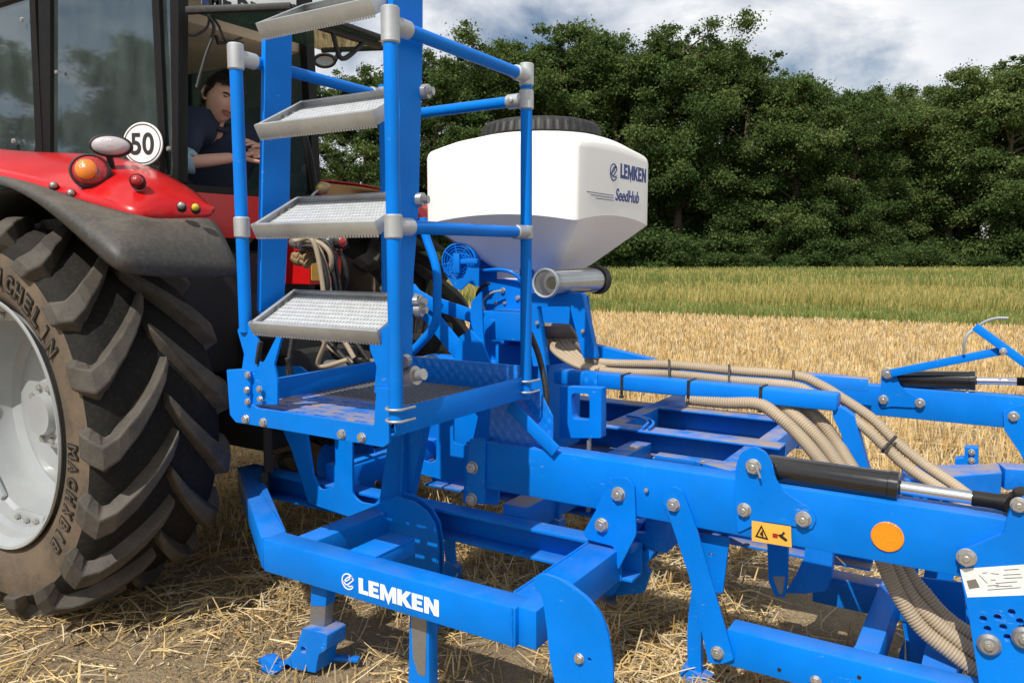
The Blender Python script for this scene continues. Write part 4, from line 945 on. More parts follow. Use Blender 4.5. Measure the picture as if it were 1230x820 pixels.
# shirt and trousers over the body
k8 = .62
shirt = skin_mesh([pel + Vector((0, 0, .02)), pel.lerp(chest, .5), chest, nk + Vector((-.02, 0, -.085)), sh, sh.lerp(el, .86), shf, shf.lerp(elf, .86)], [(0, 1), (1, 2), (2, 3), (2, 4), (4, 5), (2, 6), (6, 7)], [.158, .160, .170, .082, .084, .058, .084, .058], 0, 2)
so_ = link('shirt', shirt, 'shirt_navy', PE, 180)
tx_ = bpy.data.textures.new('folds', 'CLOUDS'); tx_.noise_scale = .07; dm = so_.modifiers.new('folds', 'DISPLACE'); dm.texture = tx_; dm.strength = .030; dm.mid_level = .45; dm.texture_coords = 'GLOBAL'
mb = MB(); cn = nk + Vector((-.015, 0, -.035)); mb.tube([cn + (rt_ * math.cos(t) * .068 + face * math.sin(t) * .066 + upv * (.012 - .022 * math.sin(t))) for t in [2 * math.pi * k / 24 for k in range(25)]], .013, 8, False); mb.build('collar', 'shirt_navy', PE, 180)
mb = MB(); mb.tube([sh.lerp(el, .80), el + (el - sh) * .02, el + (wr - el) * .12], .056, 14, True, lambda i: (.060, .062, .056)[i]); mb.build('sleeve_cuff', 'cuff_blue', PE, 180)
tro = skin_mesh([BV[0], BV[11], BV[13], BV[15], BV[12], BV[14], BV[16]], [(0, 1), (1, 2), (2, 3), (0, 4), (4, 5), (5, 6)], [.155, .10, .078, .062, .10, .078, .062], 0, 2); link('trousers', tro, 'trousers', PE, 180)
# ================================================================ access platform with its folded ladder
AP = thing('access_platform', 'blue platform with handrails and a folded galvanised four-step ladder', 'platform', (-1.9, 2.2, 1.05))
aL, aR, bN, bF = -2.27, -1.56, 1.81, 2.60
zF = U(288, 489, b=bN).z        # floor level
# front beam, folded up at both ends
plate('front_beam', 'b', bN, [(272, 444), (287, 443), (300, 446), (300, 484), (308, 490), (449, 511), (452, 466), (467, 466), (467, 532), (460, 537), (283, 507), (276, 498)], .012, 'blue_paint', AP, rnd=.004)
m_ = MB(); m_.box(aL - .012, aL + .004, bN + .008, bF, zF - .03, zF + .075, .002); m_.build('left_kick_plate', 'blue_paint', AP)
m_ = MB(); m_.box(aR, aR + .008, bN + .010, bF + .02, zF - .02, zF + .065, .002); m_.box(aR - .03, aR, bN + .01, bF, zF - .02, zF - .014, .001); m_.build('right_side_plate', 'blue_paint', AP)
m_ = MB(); m_.box(aL, aR + .01, bF, bF + .012, zF - .03, zF + .10, .002); m_.build('rear_kick_plate', 'blue_glint_dots', AP)
# floor: front slatted sheet and rear grate
slots = []
for i in range(5):
    for j in range(7): slots.append([(aL + .06 + j * .09 + (i % 2) * .03, bN + .05 + i * .055), (aL + .11 + j * .09 + (i % 2) * .03, bN + .05 + i * .055), (aL + .11 + j * .09 + (i % 2) * .03, bN + .062 + i * .055), (aL + .06 + j * .09 + (i % 2) * .03, bN + .062 + i * .055)])
plate2('floor_sheet', 'z', zF - .002, [(aL + .005, bN + .013), (aR - .032, bN + .013), (aR - .032, bN + .34), (aL + .005, bN + .34)], .004, 'blue_dirty', AP, slots, .0008)
gr = MB()
for i in range(18): gr.box(aL + .01, aR - .03, bN + .352 + i * .0245, bN + .356 + i * .0245, zF - .025, zF, 0)
for i in range(22): gr.box(aL + .02 + i * .030, aL + .024 + i * .030, bN + .35, bF - .01, zF - .022, zF - .003, 0)
gr.build('floor_grate', 'worn_steel', AP, None)
for (px, py) in ((296, 503), (317, 507), (411, 521), (435, 525)): bolt(px, py, 'b', bN - .001, .016, AP)
for (px, py) in ((298, 450), (297, 468), (298, 482), (312, 467), (313, 479)): bolt(px, py, 'b', bN - .004, .012, AP)
# ladder pivot brackets at both sides
plate('ladder_bracket', 'b', bN + .012, [(285, 397), (288, 391), (297, 388), (304, 396), (311, 412), (309, 430), (313, 436), (317, 434), (332, 404), (338, 404), (329, 438), (333, 458), (333, 486), (289, 486), (290, 446), (293, 425)], .010, 'blue_paint', AP, rnd=.006)
plate('ladder_bracket', 'b', bN + .012, [(444, 405), (466, 389), (470, 389), (470, 472), (449, 472), (452, 440), (444, 420)], .010, 'blue_paint', AP)
m_ = MB(); p = U(313, 410, b=bN + .01); q = U(309, 437, b=bN + .01); m_.bar(p, q, .018, .012); m_.build('slide_block', 'black_plastic', AP)
# stringers of the ladder
plate('ladder_stringer', 'a', aL + .07, [(319, 40), (351, 40), (350, 120), (348, 250), (341, 372), (339, 400), (322, 400), (313, 372), (315, 250), (318, 120)], .020, 'blue_paint', AP, rnd=.003)
plate('ladder_stringer', 'a', aR - .02, [(468, -60), (508, -60), (508, 60), (506, 130), (503, 250), (497, 330), (495, 445), (478, 460), (478, 330), (480, 130)], .020, 'blue_paint', AP, rnd=.003)
for (px, py) in ((511, 110), (505, 240), (502, 362), (503, 372)): 
    p = U(px, py, a=aR - .015); m_ = MB(); m_.lathe([(0, -.01), (.022, -.01), (.022, .012), (.012, .014), (.012, .028), (0, .028)], p, (1, .25, 0), 12); m_.build('step_bolt', 'bolt_zinc', AP, 30)
# four tread trays
def step(fl, frr, bl, br, lo, bfr, bbk):
    """front-left, front-right, back-left, back-right rim corners as seen, lo = drop of the front face"""
    A0, A1 = U(*fl, b=bfr), U(*frr, b=bfr); B0, B1 = U(*bl, b=bbk), U(*br, b=bbk)
    # square up: same level at both ends, ends at the stringers
    zf = (A0.z + A1.z) / 2; zb = (B0.z + B1.z) / 2; xl = A0.x; xr = aR - .045
    A0 = Vector((xl, bfr, zf)); A1 = Vector((xr, bfr, zf)); B0 = Vector((xl + .01, bbk, zb)); B1 = Vector((xr, bbk, zb))
    run = (B0 - A0); run.x = 0; run.normalize(); ax = Vector((1, 0, 0)); dn = ax.cross(run); dn = dn if dn.z < 0 else -dn; t = .003; e = bpy.data.objects.new('step', None); COL.objects.link(e); e.parent = AP; e.location = A0 - worldloc(AP)
    mb = MB(); dep = lo; L_ = (A1 - A0).length; W_ = (B0 - A0).length
    mb.obox((A0 + A1) / 2 + dn * dep / 2, ax, run, dn, L_, t, dep, .001)                               # front rim
    mb.obox((B0 + B1) / 2 + dn * dep / 2, ax, run, dn, L_, t, dep, .001)                               # rear rim
    mb.obox((A0 + B0) / 2 + dn * dep / 2 + ax * .001, run, ax, dn, W_ + .002, t, dep, .001); mb.obox((A1 + B1) / 2 + dn * dep / 2, run, ax, dn, W_, t, dep, .001)
    for c_, s_ in ((A0 + A1, 1), (B0 + B1, -1)): mb.obox(c_ / 2 + run * s_ * .006, ax, run, dn, L_, .014, t, .001)
    for c_, s_ in ((A0 + B0, 1),): mb.obox(c_ / 2 + ax * .008, run, ax, dn, W_, .016, t, .001)
    # saw-tooth lower edge
    nT = 44
    for i in range(nT):
        c_ = A0.lerp(A1, (i + .5) / nT) + dn * (dep + .003); mb.obox(c_, ax, run, dn, L_ / nT * .6, t, .008, 0)
    mb.build('tray_rim', 'galvanised', e, 30)
    fl_ = MB(); fl_.obox((A0 + B1) / 2 + dn * dep * .48, ax, run, dn, L_ - .004, W_ - .004, .003, 0)
    o = bpy.data.objects.new('tread', fl_.mesh()); 
    # local frame so that the hole pattern follows the sheet
    c0 = (A0 + B1) / 2 + dn * dep * .48; Mx = Matrix((ax, run, run.cross(ax) * -1)).transposed().to_4x4(); Mx.translation = c0; o.data.transform(Mx.inverted()); COL.objects.link(o); o.data.materials.append(M('perforated_sheet'))
    o.parent = e; o.matrix_basis = Matrix.Translation(-worldloc(e)) @ Mx
    for q in (A0.lerp(B0, .55), A0.lerp(B0, .72)):
        m2 = Matrix.Translation(q + dn * dep * .5 + ax * .004) @ PLANES['a'].to_4x4() @ Matrix.Diagonal((.011, .011, .011, 1)); link('bolt', BOLT, None, e, matrix=m2)
step((307, 27), (470, -6), (353, 9), (466, -18), .046, 1.80, 2.00)
step((305, 148), (463, 134), (365, 119), (465, 110), .044, 1.80, 2.00)
step((301, 269), (465, 267), (356, 235), (466, 233), .044, 1.80, 2.00)
step((298, 388), (455, 398), (357, 347), (466, 353), .042, 1.80, 2.00)
# handrail
def post(px, b0, top, bot, a_):
    p = U(px, (top + bot) / 2, b=b0); m_ = MB()
    x = p.x if a_ is None else a_; zt = U(px, top, b=b0).z; zb = U(px, bot, b=b0).z
    m_.tube([(x, b0, zb), (x, b0, zt)], .0215, 18); m_.build('handrail_post', 'blue_paint', AP, 60); return x
def sleeve(c, d, l, r_=.027):
    d = Vector(d).normalized(); m_ = MB(); c = Vector(c); m_.lathe([(0, -l / 2), (r_ * .85, -l / 2), (r_, -l / 2 + .004), (r_, l / 2 - .004), (r_ * .85, l / 2), (0, l / 2)], c, d, 20); return m_
bp = 1.83; x1 = post(289, bp, 62, 398, None); x2 = post(472.5, bp - .03, 22, 504, None); bq = bp - .03
xc = post(632, 2.58, 100, 474, None); xb = post(463.5, 2.60, 102, 452, None)
def zat(px, py, **k): return U(px, py, **k).z
zt1 = zat(286, 68, b=bp); zt2 = zat(475, 30, b=bq); zc1 = zat(632, 90, b=2.58); zt = (zt2 + zc1) / 2
zl = (zat(474, 272, b=bq) + zat(632, 279, b=2.58)) / 2
def rail(p, q, name='handrail_bar'):
    m_ = MB(); m_.tube([p, q], .0205, 18); m_.build(name, 'blue_paint', AP, 60)
    d = (Vector(q) - Vector(p)).normalized()
    for c, s in ((p, 1), (q, -1)):
        mm = sleeve(Vector(c) + d * s * .045, d, .075, .0265)
        mm.lathe([(0, 0), (.010, 0), (.010, .012), (.005, .014), (0, .014)], Vector(c) + d * s * .05 - Vector((d.y, -d.x, 0)) * (.024 if d.y > .5 else -.024) * 1, Vector((-d.y, d.x, 0)) * (-1) if d.y > .5 else Vector((0, -1, 0)), 10)
        mm.build('rail_fitting', 'galvanised', AP, 40)
def fit(x, b_, z, l=.085): sleeve((x, b_, z), (0, 0, 1), l).build('rail_fitting', 'galvanised', AP, 40)
rail((x2, bq, zt), (xc, 2.58, zt)); rail((x2, bq, zl), (xc, 2.58, zl)); rail((x1, bp, zt1), (xb, 2.60, zt1)); 
zb2 = zat(632, 120, b=2.58); rail((xb, 2.60, zb2), (xc, 2.58, zb2))
fit(x1, bp, zat(286, 68, b=bp), .085); fit(x1, bp, zat(292, 273, b=bp), .07); fit(x2, bq, zat(475, 29, b=bq), .10); fit(x2, bq, zat(475, 272, b=bq), .07)
fit(xc, 2.58, zc1 - .0, .08); fit(xc, 2.58, zb2, .07); fit(xc, 2.58, zl, .05); fit(xb, 2.60, zt1, .07)
# U-bolts clamping the posts
def ubolt(x, b_, z):
    m_ = MB(); m_.tube([Vector((x + math.cos(t) * .030, b_ - math.sin(t) * .030, z)) for t in [math.pi * k / 12 for k in range(13)]] , .0045, 8)
    for s in (-1, 1): m_.tube([(x + s * .03, b_, z), (x + s * .03, b_ + .05, z)], .0045, 8)
    m_.build('pipe_clamp', 'galvanised', AP, 60)
for py in (490, 504): ubolt(x2, bq, zat(473, py, b=bq))
for py in (457, 470): ubolt(xc, 2.58, zat(632, py, b=2.58))
m_ = MB(); c = U(491, 452, a=aR + .01); m_.lathe([(0, -.02), (.03, -.02), (.03, .03), (.018, .03), (.018, .06), (0, .06)], c, (1, 0, .2), 12); m_.lathe([(0, -.02), (.02, -.02), (.02, .02), (0, .02)], c + Vector((0, -.02, .05)), (.4, -1, 0), 10); m_.build('clamp_bolt', 'bolt_zinc', AP, 30)
# support frame under the platform, standing on the cultivator frame
plate('support_plate', 'b', 2.595, [(324, 440), (360, 440), (395, 470), (460, 470), (520, 470), (508, 522), (492, 600), (488, 626), (478, 633), (436, 626), (370, 604), (366, 590), (350, 540), (332, 500)], .014, 'blue_paint', AP,
      holes=[[(379, 468), (400, 474), (403, 560), (401, 586), (384, 588), (376, 572), (368, 520)], [(426, 478), (470, 480), (464, 545), (456, 598), (449, 606), (432, 603), (423, 594), (423, 530)]], rnd=.02)
plate('support_gusset', 'a', -2.15, [(486, 480), (524, 474), (512, 540), (499, 600), (489, 612), (482, 600)], .012, 'blue_paint', AP)
plate('support_plate', 'b', 3.05, [(500, 470), (600, 455), (596, 560), (565, 572), (535, 577), (500, 568)], .014, 'blue_paint', AP, holes=[[(504, 485), (524, 482), (524, 552), (518, 556), (506, 552), (502, 545)], [(544, 478), (580, 474), (566, 536), (544, 532)]], rnd=.02)
# hooped guard between platform and hopper
m_ = MB(); m_.tube(spline([U(508, 262, b=2.75), U(512, 285, b=2.75), U(524, 322, b=2.75), U(525, 355, b=2.75), U(523, 388, b=2.75), U(505, 412, b=2.75), U(488, 428, b=2.75)], 8), .019, 12); m_.build('guard_bar', 'blue_paint', AP, 60)
m_ = MB(); p, q = U(612, 486, b=2.6), U(668, 542, b=2.6); m_.bar(p, q, .05, .012, Vector((0, -1, 0))); m_.build('diagonal_stay', 'blue_paint', AP)
plate('dotted_gusset', 'b', 2.66, [(590, 468), (648, 468), (664, 500), (664, 548), (640, 560), (585, 560)], .006, 'blue_glint_dots', AP)
# ================================================================ cultivator frame
CU = thing('cultivator', 'blue folding cultivator frame with tines standing in the stubble', 'cultivator', (-.8, 3.2, 0))
ZT_, ZB_ = .55, .43
def Z(px, py, z=ZT_): return U(px, py, z=z)
bNB = 2.615                                                 # near wing beam face
# -- near upper beam
x0 = U(583, 528, b=bNB).x; x1b = U(1330, 645, b=bNB).x; zt_ = (U(640, 536, b=bNB).z + U(1150, 619, b=bNB).z) / 2; zb_ = (U(620, 592, b=bNB).z + U(1100, 685, b=bNB).z) / 2
m_ = MB(); m_.box(x0, x1b, bNB, bNB + .10, zb_, zt_, .007); nbm = m_.build('wing_beam', 'blue_paint', CU)
plate('end_bracket', 'b', bNB - .015, [(564, 527), (582, 527), (581, 604), (559, 600), (562, 560)], .014, 'blue_paint', CU)
plate('end_bracket', 'b', bNB + .115, [(560, 530), (600, 532), (598, 606), (556, 604)], .014, 'blue_paint', CU)
for q in ((568, 561, .026), (567, 599, .026)): bolt(q[0], q[1], 'b', bNB - .017, q[2], CU)
# dark cheek between bracket and beam
plate('junction_plate', 'b', bNB - .012, [(735, 573), (753, 574), (762, 584), (764, 642), (742, 685), (737, 656), (706, 648), (700, 640), (717, 610)], .012, 'blue_paint', CU, rnd=.012)
bolt(743, 593, 'b', bNB - .013, .027, CU); bolt(723, 630, 'b', bNB - .013, .027, CU)
plate('strap', 'b', bNB - .012, [(795, 601), (798, 590), (809, 584), (819, 589), (825, 603), (838, 640), (881.5, 792), (867, 797), (851, 796), (827, 690), (806, 628)], .012, 'blue_paint', CU, rnd=.008)
bolt(809, 606, 'b', bNB - .013, .024, CU); bolt(862, 783, 'b', bNB - .013, .023, CU)
plate('strap', 'b', bNB + .06, [(838, 640), (876, 646), (868, 712), (858, 712)], .012, 'blue_paint', CU, holes=[(854, 666, .006)])
# lug for the lift cylinder
plate('cylinder_lug', 'b', bNB - .008, [(886, 640), (882, 600), (884, 558), (890, 543), (905, 536), (919, 542), (927, 556), (931, 574), (940, 589), (956, 600), (974, 611), (981, 624), (975, 636), (955, 632), (915, 626)], .012, 'blue_paint', CU, rnd=.012)
bolt(894, 612, 'b', bNB - .009, .024, CU); bolt(965, 623, 'b', bNB - .009, .026, CU)
bolt(905, 560, 'b', bNB - .009, .026, CU, 'lug_pin')
m_ = MB(); p = U(906, 562, b=bNB - .03); m_.tube([p + Vector((0, 0, .01)), p + Vector((.015, 0, -.015)), p + Vector((.02, 0, -.03))], .004, 6); m_.build('split_pin', 'bolt_zinc', CU)
plate('round_reflector', 'b', bNB - .001, [(0, 0)] * 3, .002, 'blue_paint', CU) if False else None
m_ = MB(); c = U(1066, 644, b=bNB); m_.lathe([(0, -.001), (.0465, -.001), (.0465, .005), (.044, .0065), (.044, .005), (0, .005)], c, (0, -1, 0), 48); rfl = m_.build('reflector', 'reflector_orange', CU, 30)
bolt(1161, 669, 'b', bNB - .019, .027, CU)
# bolt-like sensor and small holes on the beam
m_ = MB(); c = U(777, 588, b=bNB - .004); m_.lathe([(0, 0), (.007, 0), (.008, .01), (0, .012)], c, (0, -1, 0), 10); m_.build('grease_nipple', 'bolt_zinc', CU, 30)
# warning label
wl = plate('warning_label', 'b', bNB - .0145, [(903, 625), (950, 632), (951, 657), (903, 649)], .0015, 'sticker_yellow', CU, rnd=.001, bev=0)
# its triangle and hand marks
tri = UP('b', bNB - .016, [(907, 644), (914.5, 630), (923, 648)]); c_ = (sum(p[0] for p in tri) / 3, sum(p[1] for p in tri) / 3)
tin = [(c_[0] + (p[0] - c_[0]) * .68, c_[1] + (p[1] - c_[1]) * .68) for p in tri]
plate2('label_triangle', 'b', bNB - .0165, tri, .001, 'lettering_black', CU, [tin], 0)
plate('label_mark', 'b', bNB - .0165, [(912.5, 641), (916, 636), (917, 645)], .001, 'lettering_black', CU, rnd=0, bev=0)
plate('label_mark', 'b', bNB - .0165, [(928, 640), (934, 641), (934, 646), (928, 645)], .001, 'lamp_red', CU, rnd=.001, bev=0)
plate('label_mark', 'b', bNB - .0165, [(934, 642), (939, 641), (941, 638), (943, 640), (940, 643), (946, 648), (944, 650), (937, 645)], .001, 'lettering_black', CU, rnd=0, bev=0)
# -- lower near beam with end plate and hole pattern
x0l = U(873, 757, b=bNB + .004).x; ztl = U(925, 768, b=bNB + .004).z; zbl = ztl - .13
m_ = MB(); m_.box(x0l, x1b, bNB + .004, bNB + .10, zbl, ztl, .006); m_.build('lower_beam', 'blue_paint', CU)
for q in ((980, 817, .018),): bolt(*q[:2], 'b', bNB + .003, q[2], CU)
m_ = MB()
for (px, py) in ((936, 804), (1032, 813)):
    c = U(px, py, b=bNB + .0035); m_.lathe([(0, .0006), (.007, .0006), (.007, 0)], c, (0, -1, 0), 14)
m_.build('drain_hole_shade', 'lettering_black', CU)  # flat black discs painted for the shade inside the holes
EP = bNB - .018
plate('end_plate', 'b', EP, [(1206, 640), (1210, 620), (1217, 606), (1232, 597), (1250, 600), (1262, 612), (1268, 640), (1330, 655), (1345, 900), (1180, 850), (1173, 800), (1164, 742), (1153, 688), (1154, 662)], .075, 'blue_paint', CU,
      holes=[(1181, 743, .0095), (1198, 741, .0095), (1215, 735, .0095), (1225, 746, .0095), (1186, 755, .0095), (1205, 753, .0095), (1210, 765, .0095), (1228, 753, .0095)], rnd=.012)
for q in ((1188, 772), (1230, 764)):
    c = U(*q, b=EP); m_ = MB(); m_.lathe([(0, 0), (.030, 0), (.032, .012), (.024, .022), (.0, .022)], c, (0, -1, 0), 20); m_.build('stop_washer', 'worn_steel', CU, 30)
    bolt(q[0], q[1] + 3, 'b', EP - .022, .014, CU)
bolt(1224, 606, 'b', EP - .001, .022, CU, 'lug_pin')
# information sticker
plate('information_sticker', 'b', EP - .0005, [(1153, 683), (1237, 677), (1240, 714), (1162, 717)], .001, 'sticker_white', CU, rnd=.001, bev=0)
plate('sticker_drawing', 'b', EP - .0012, [(1161, 697), (1172, 695), (1177, 705), (1164, 707)], .0006, 'hose_grey', CU, rnd=0, bev=0)
for ln_ in (((1196, 700), (1222, 698)), ((1196, 704), (1216, 703)), ((1186, 708), (1226, 705)), ((1206, 694), (1228, 693)), ((1180, 688), (1186, 687)), ((1176, 690), (1186, 700)), ((1190, 688), (1200, 689)), ((1206, 684), (1224, 683)), ((1186, 703), (1200, 702)), ((1205, 690), (1226, 689)), ((1190, 696), (1196, 696))):
    m_ = MB(); p, q = U(*ln_[0], b=EP - .0014), U(*ln_[1], b=EP - .0014); m_.bar(p, q, .0008, .0013, Vector((0, 1, 0)), 0); m_.build('sticker_line', 'lettering_black', CU, None)
# -- hydraulic cylinders
def cylinder(p0, p1, p2, p3, r_, rr_, name='hydraulic_cylinder'):
    """p0 pin, p1 barrel end, p2 rod end, p3 far pin"""
    e = bpy.data.objects.new(name, None); COL.objects.link(e); e.parent = CU; e.location = Vector(p0) - worldloc(CU); d = (p3 - p0).normalized()
    m_ = MB(); l = (p1 - p0).length; m_.lathe([(0, -.0), (r_ * .6, 0), (r_ * .9, .03), (r_, .05), (r_, l - .03), (r_ * 1.06, l - .028), (r_ * 1.06, l - .002), (r_ * .98, l), (rr_ * 1.2, l), (rr_ * 1.15, l + .006), (0, l + .006)], p0, d, 32); m_.build('barrel', 'black_gloss', e, 30)
    m_ = MB(); m_.lathe([(0, 0), (r_ * .7, 0), (r_ * .7, r_ * 1.5), (0, r_ * 1.5)], p0 + Vector((0, -r_ * .75, 0)), (0, 1, 0), 20); m_.build('pin_eye', 'cab_black', e, 30)
    m_ = MB(); m_.tube([p1, p2], rr_, 20); m_.build('rod', 'chrome_rod', e, 60)
    m_ = MB(); m_.lathe([(0, -.01), (rr_ * 1.15, -.01), (rr_ * 1.15, (p3 - p2).length * .5), (rr_ * 1.6, (p3 - p2).length * .9), (rr_ * 1.5, (p3 - p2).length), (0, (p3 - p2).length)], p2, d, 18)
    m_.build('rod_end', 'cab_black', e, 40)
    m_ = MB(); m_.lathe([(0, 0), (r_ * .8, 0), (r_ * .8, r_ * 1.3), (0, r_ * 1.3)], p3 + Vector((0, -r_ * .65, 0)), (0, 1, 0), 20); m_.build('pin_eye', 'cab_black', e, 30)
    # feed pipe along the barrel
    s_ = Vector((0, -.2, -1)); s_ = (s_ - d * s_.dot(d)).normalized(); m_ = MB(); m_.tube(spline([p0 + d * .06 + s_ * r_, p0 + d * .07 + s_ * (r_ + .018), p0 + d * (l * .5) + s_ * (r_ + .018), p0 + d * (l - .05) + s_ * (r_ + .018), p0 + d * (l - .04) + s_ * r_], 6), .006, 8); m_.build('feed_pipe', 'bolt_zinc', e, 60)
    return e
bc_ = bNB + .055
c0, c3 = U(908, 559, b=bc_), U(1224, 606, b=bc_); dd_ = (c3 - c0).normalized()
def along(px): 
    t0, t1 = 0, 1
    for _ in range(40):
        t = (t0 + t1) / 2; q = c0.lerp(c3, t); v = CR.inverted() @ (q - cam.location); x = 615 + F * v.x / -v.z
        if x < px: t0 = t
        else: t1 = t
    return c0.lerp(c3, t0)
cylinder(c0, along(1080), along(1172), c3, .045, .020)
m_ = MB(); m_.box(c3.x - .02, c3.x + .06, bc_ - .04, bc_ + .04, c3.z - .06, c3.z + .05, .02); m_.build('rod_clevis', 'cab_black', CU)
# -- low side frame (the beam with the maker's name)
bL = 1.995
A_ = U(317, 666, b=bL); B_ = U(619, 752, b=bL); zlt = (U(323, 649, b=bL).z + U(580, 720, b=bL).z) / 2; zlb = (U(340, 693, b=bL).z + U(580, 766, b=bL).z) / 2
xl_ = U(316, 664, b=bL).x; xr_ = U(619, 752, b=bL).x
m_ = MB(); m_.box(xl_, xr_, bL, bL + .10, zlb, zlt, .006); sideb = m_.build('side_beam', 'blue_paint', CU)
bB = 2.64
pc = Z(286, 559, zlt); m_ = MB(); q0 = Vector((xl_ + .01, bL + .05, (zlt + zlb) / 2)); q1 = Vector((pc.x + .04, bB + .04, (zlt + zlb) / 2)); m_.bar(q0, q1, .10, zlt - zlb - .004, bev=.005); m_.build('corner_beam', 'blue_paint', CU)
m_ = MB(); xe = U(760, 655, b=bB).x; X0 = pc.x + .03
m_.box(X0, xe, bB, bB + .09, zlt - .014, zlt, .003); m_.box(X0, xe, bB + .084, bB + .096, zlb, zlt - .002, .002); m_.box(X0, xe, bB, bB + .084, zlb, zlb + .012, .003); m_.build('rear_channel', 'blue_paint', CU)
def crossarm(pxs, b0, b1, z1, hgt, w_=None, name='cross_arm', mat='blue_dirty'):
    aa = sorted(Z(px, py, z1).x for px, py in pxs); m_ = MB(); m_.box(aa[0], aa[-1], b0, b1, z1 - hgt, z1, .005); return m_.build(name, mat, CU)
crossarm([(335, 652), (361, 657)], bL + .101, bB - .001, zlt - .003, .11, mat='blue_paint')
a0 = Z(410, 667, zlt).x; a1_ = Z(438, 677, zlt).x; be = Z(486, 645, zlt).y; m_ = MB(); m_.box(a0, a1_, bL + .08, be, zlt - .002, zlt + .008, .002); m_.box(a1_ - .01, a1_, bL + .101, be, zlt - .055, zlt - .002, .002); m_.build('bracket_arm', 'blue_paint', CU)
m_ = MB(); a2, a3 = Z(706, 651, zlt).x, Z(741, 661, zlt).x; m_.box(a2, a3, bL + .02, bB, zlb, zlt - .001, .006); m_.build('cross_arm', 'blue_paint', CU)
m_ = MB(); m_.box(xr_ - .01, a2 + .01, bL + .006, bL + .092, zlb + .003, zlt - .003, .004); m_.build('joint_block', 'blue_paint', CU)
# name on the beam
def logo(pl, val, c, r_, mat, parent, off=.0015):
    """round emblem: ring with a stylised plough body"""
    fr = frame(pl, val) @ Matrix.Translation((c[0], c[1], off)); mb = MB(); pts = []
    def T(x, y): return fr @ Vector((x * r_, y * r_, 0))
    def stroke(ps, w_):
        ps = spline([Vector((x, y, 0)) for x, y in ps], 8); lft = []; rgt = []
        for i, p in enumerate(ps):
            d = (ps[min(i + 1, len(ps) - 1)] - ps[max(i - 1, 0)]).normalized(); n_ = Vector((-d.y, d.x, 0)) * w_ / 2; lft.append(T(*(p + n_).to_2d())); rgt.append(T(*(p - n_).to_2d()))
        mb.loft([lft, rgt])
    stroke([(math.cos(t) * .93, math.sin(t) * .93) for t in [R(a) for a in range(20, 330, 22)]], .14)
    stroke([(.75, .62), (.2, .62), (-.35, .2), (-.55, -.25), (-.2, -.45), (.3, -.1), (.85, .35)], .15)
    stroke([(-1.05, -.25), (-.4, -.05), (.1, .25), (.6, .75)], .12)
    stroke([(-.2, -.45), (.3, -.55), (.7, -.35)], .12)
    o = mb.build('emblem', mat, parent, None); s = o.modifiers.new('t', 'SOLIDIFY'); s.thickness = .0012; s.offset = 0; return o
e0 = U(418, 698, b=bL - .001); logo('b', bL, (e0.x, e0.z), .030, 'lettering_white', CU, .0012)
t0 = U(431, 711, b=bL - .001); t1 = U(527, 740, b=bL - .001); th_ = U(431, 690, b=bL).z - U(431, 711, b=bL).z
block_word('LEMKEN', 'b', bL, (t0.x, t0.z - .002), t1.x - t0.x, .056, 'lettering_white', CU, 'maker_name')
# -- arc plates of the depth gear
plate('arc_plate', 'b', bL - .015, [(651, 716), (640, 703), (642, 694), (648, 690), (655, 689), (672, 695), (700, 714), (714, 728), (724, 746), (731, 766), (736, 800), (737, 900), (690, 900), (672, 850), (660, 790), (656, 750)], .012, 'blue_paint', CU, rnd=.012, holes=[(708, 792, .006)])
plate('arc_plate', 'b', bL + .05, [(655, 712), (657, 690), (680, 698), (706, 718), (720, 735), (730, 758), (733, 790), (733, 880), (690, 880), (680, 800), (660, 740)], .012, 'blue_paint', CU, rnd=.012)
bolt(696, 790, 'b', bL - .016, .016, CU)
plate('arc_plate', 'b', 2.50, [(436, 636), (452, 606), (475, 596), (496, 602), (512, 614), (522, 630), (526, 655), (526, 760), (500, 760), (500, 690), (480, 676), (440, 672)], .012, 'blue_paint', CU, rnd=.012)
plate('arc_plate', 'b', 2.56, [(440, 628), (458, 600), (482, 590), (502, 597), (518, 609), (528, 628), (532, 655), (531, 740), (505, 740), (500, 660), (470, 640)], .012, 'blue_paint', CU, rnd=.012)
plate('arc_foot', 'b', 2.495, [(498, 660), (524, 664), (524, 700), (498, 694)], .01, 'blue_paint', CU)
# -- long frame beams behind
def abeam(pxy, z1, hgt, wd, xa, xb, name='frame_beam', mat='blue_dirty'):
    p = Z(*pxy, z1); m_ = MB(); y = p.y; m_.box(xa, xb, y, y + wd, z1 - .012, z1, .003); m_.box(xa, xb, y + wd - .014, y + wd - .002, z1 - hgt, z1 - .006, .002); m_.box(xa, xb, y + .02, y + wd - .010, z1 - hgt, z1 - hgt + .012, .003); m_.build(name, mat, CU); return y
zf2 = .62
XR = .9
b1_ = abeam((880, 499), zf2, .16, .14, -3.2, Z(928, 534, zf2).x + .05); b2_ = abeam((880, 531), zf2, .16, .14, -3.2, Z(928, 534, zf2).x + .05)
abeam((820, 610), .50, .13, .10, -2.6, -0.4)
crossarm([(748, 499), (770, 499)], b2_ + .141, b1_, zf2 - .002, .12); crossarm([(905, 531), (928, 534)], b2_ + .141, b1_, zf2 - .002, .13); crossarm([(870, 552), (893, 554)], 2.76, b2_, zf2 - .01, .13)
crossarm([(905, 531), (928, 534)], b1_ + .141, 5.0, zf2 + .002, .12)
crossarm([(748, 499), (770, 499)], b1_ + .141, 5.3, zf2 + .004, .12)
crossarm([(612, 600), (640, 606)], 2.74, b2_, zf2 - .06, .12)
m_ = MB()
for k in (0, .035): m_.tube(spline([Vector((-1.92 + k, b2_ + .3, zf2 + .012)), Vector((-1.8 + k, b2_ + .24, zf2 + .02)), Vector((-1.72 + k, b2_ + .14, zf2 + .02)), Vector((-1.70 + k, b2_ + .02, zf2 + .012))], 8), .009, 8)
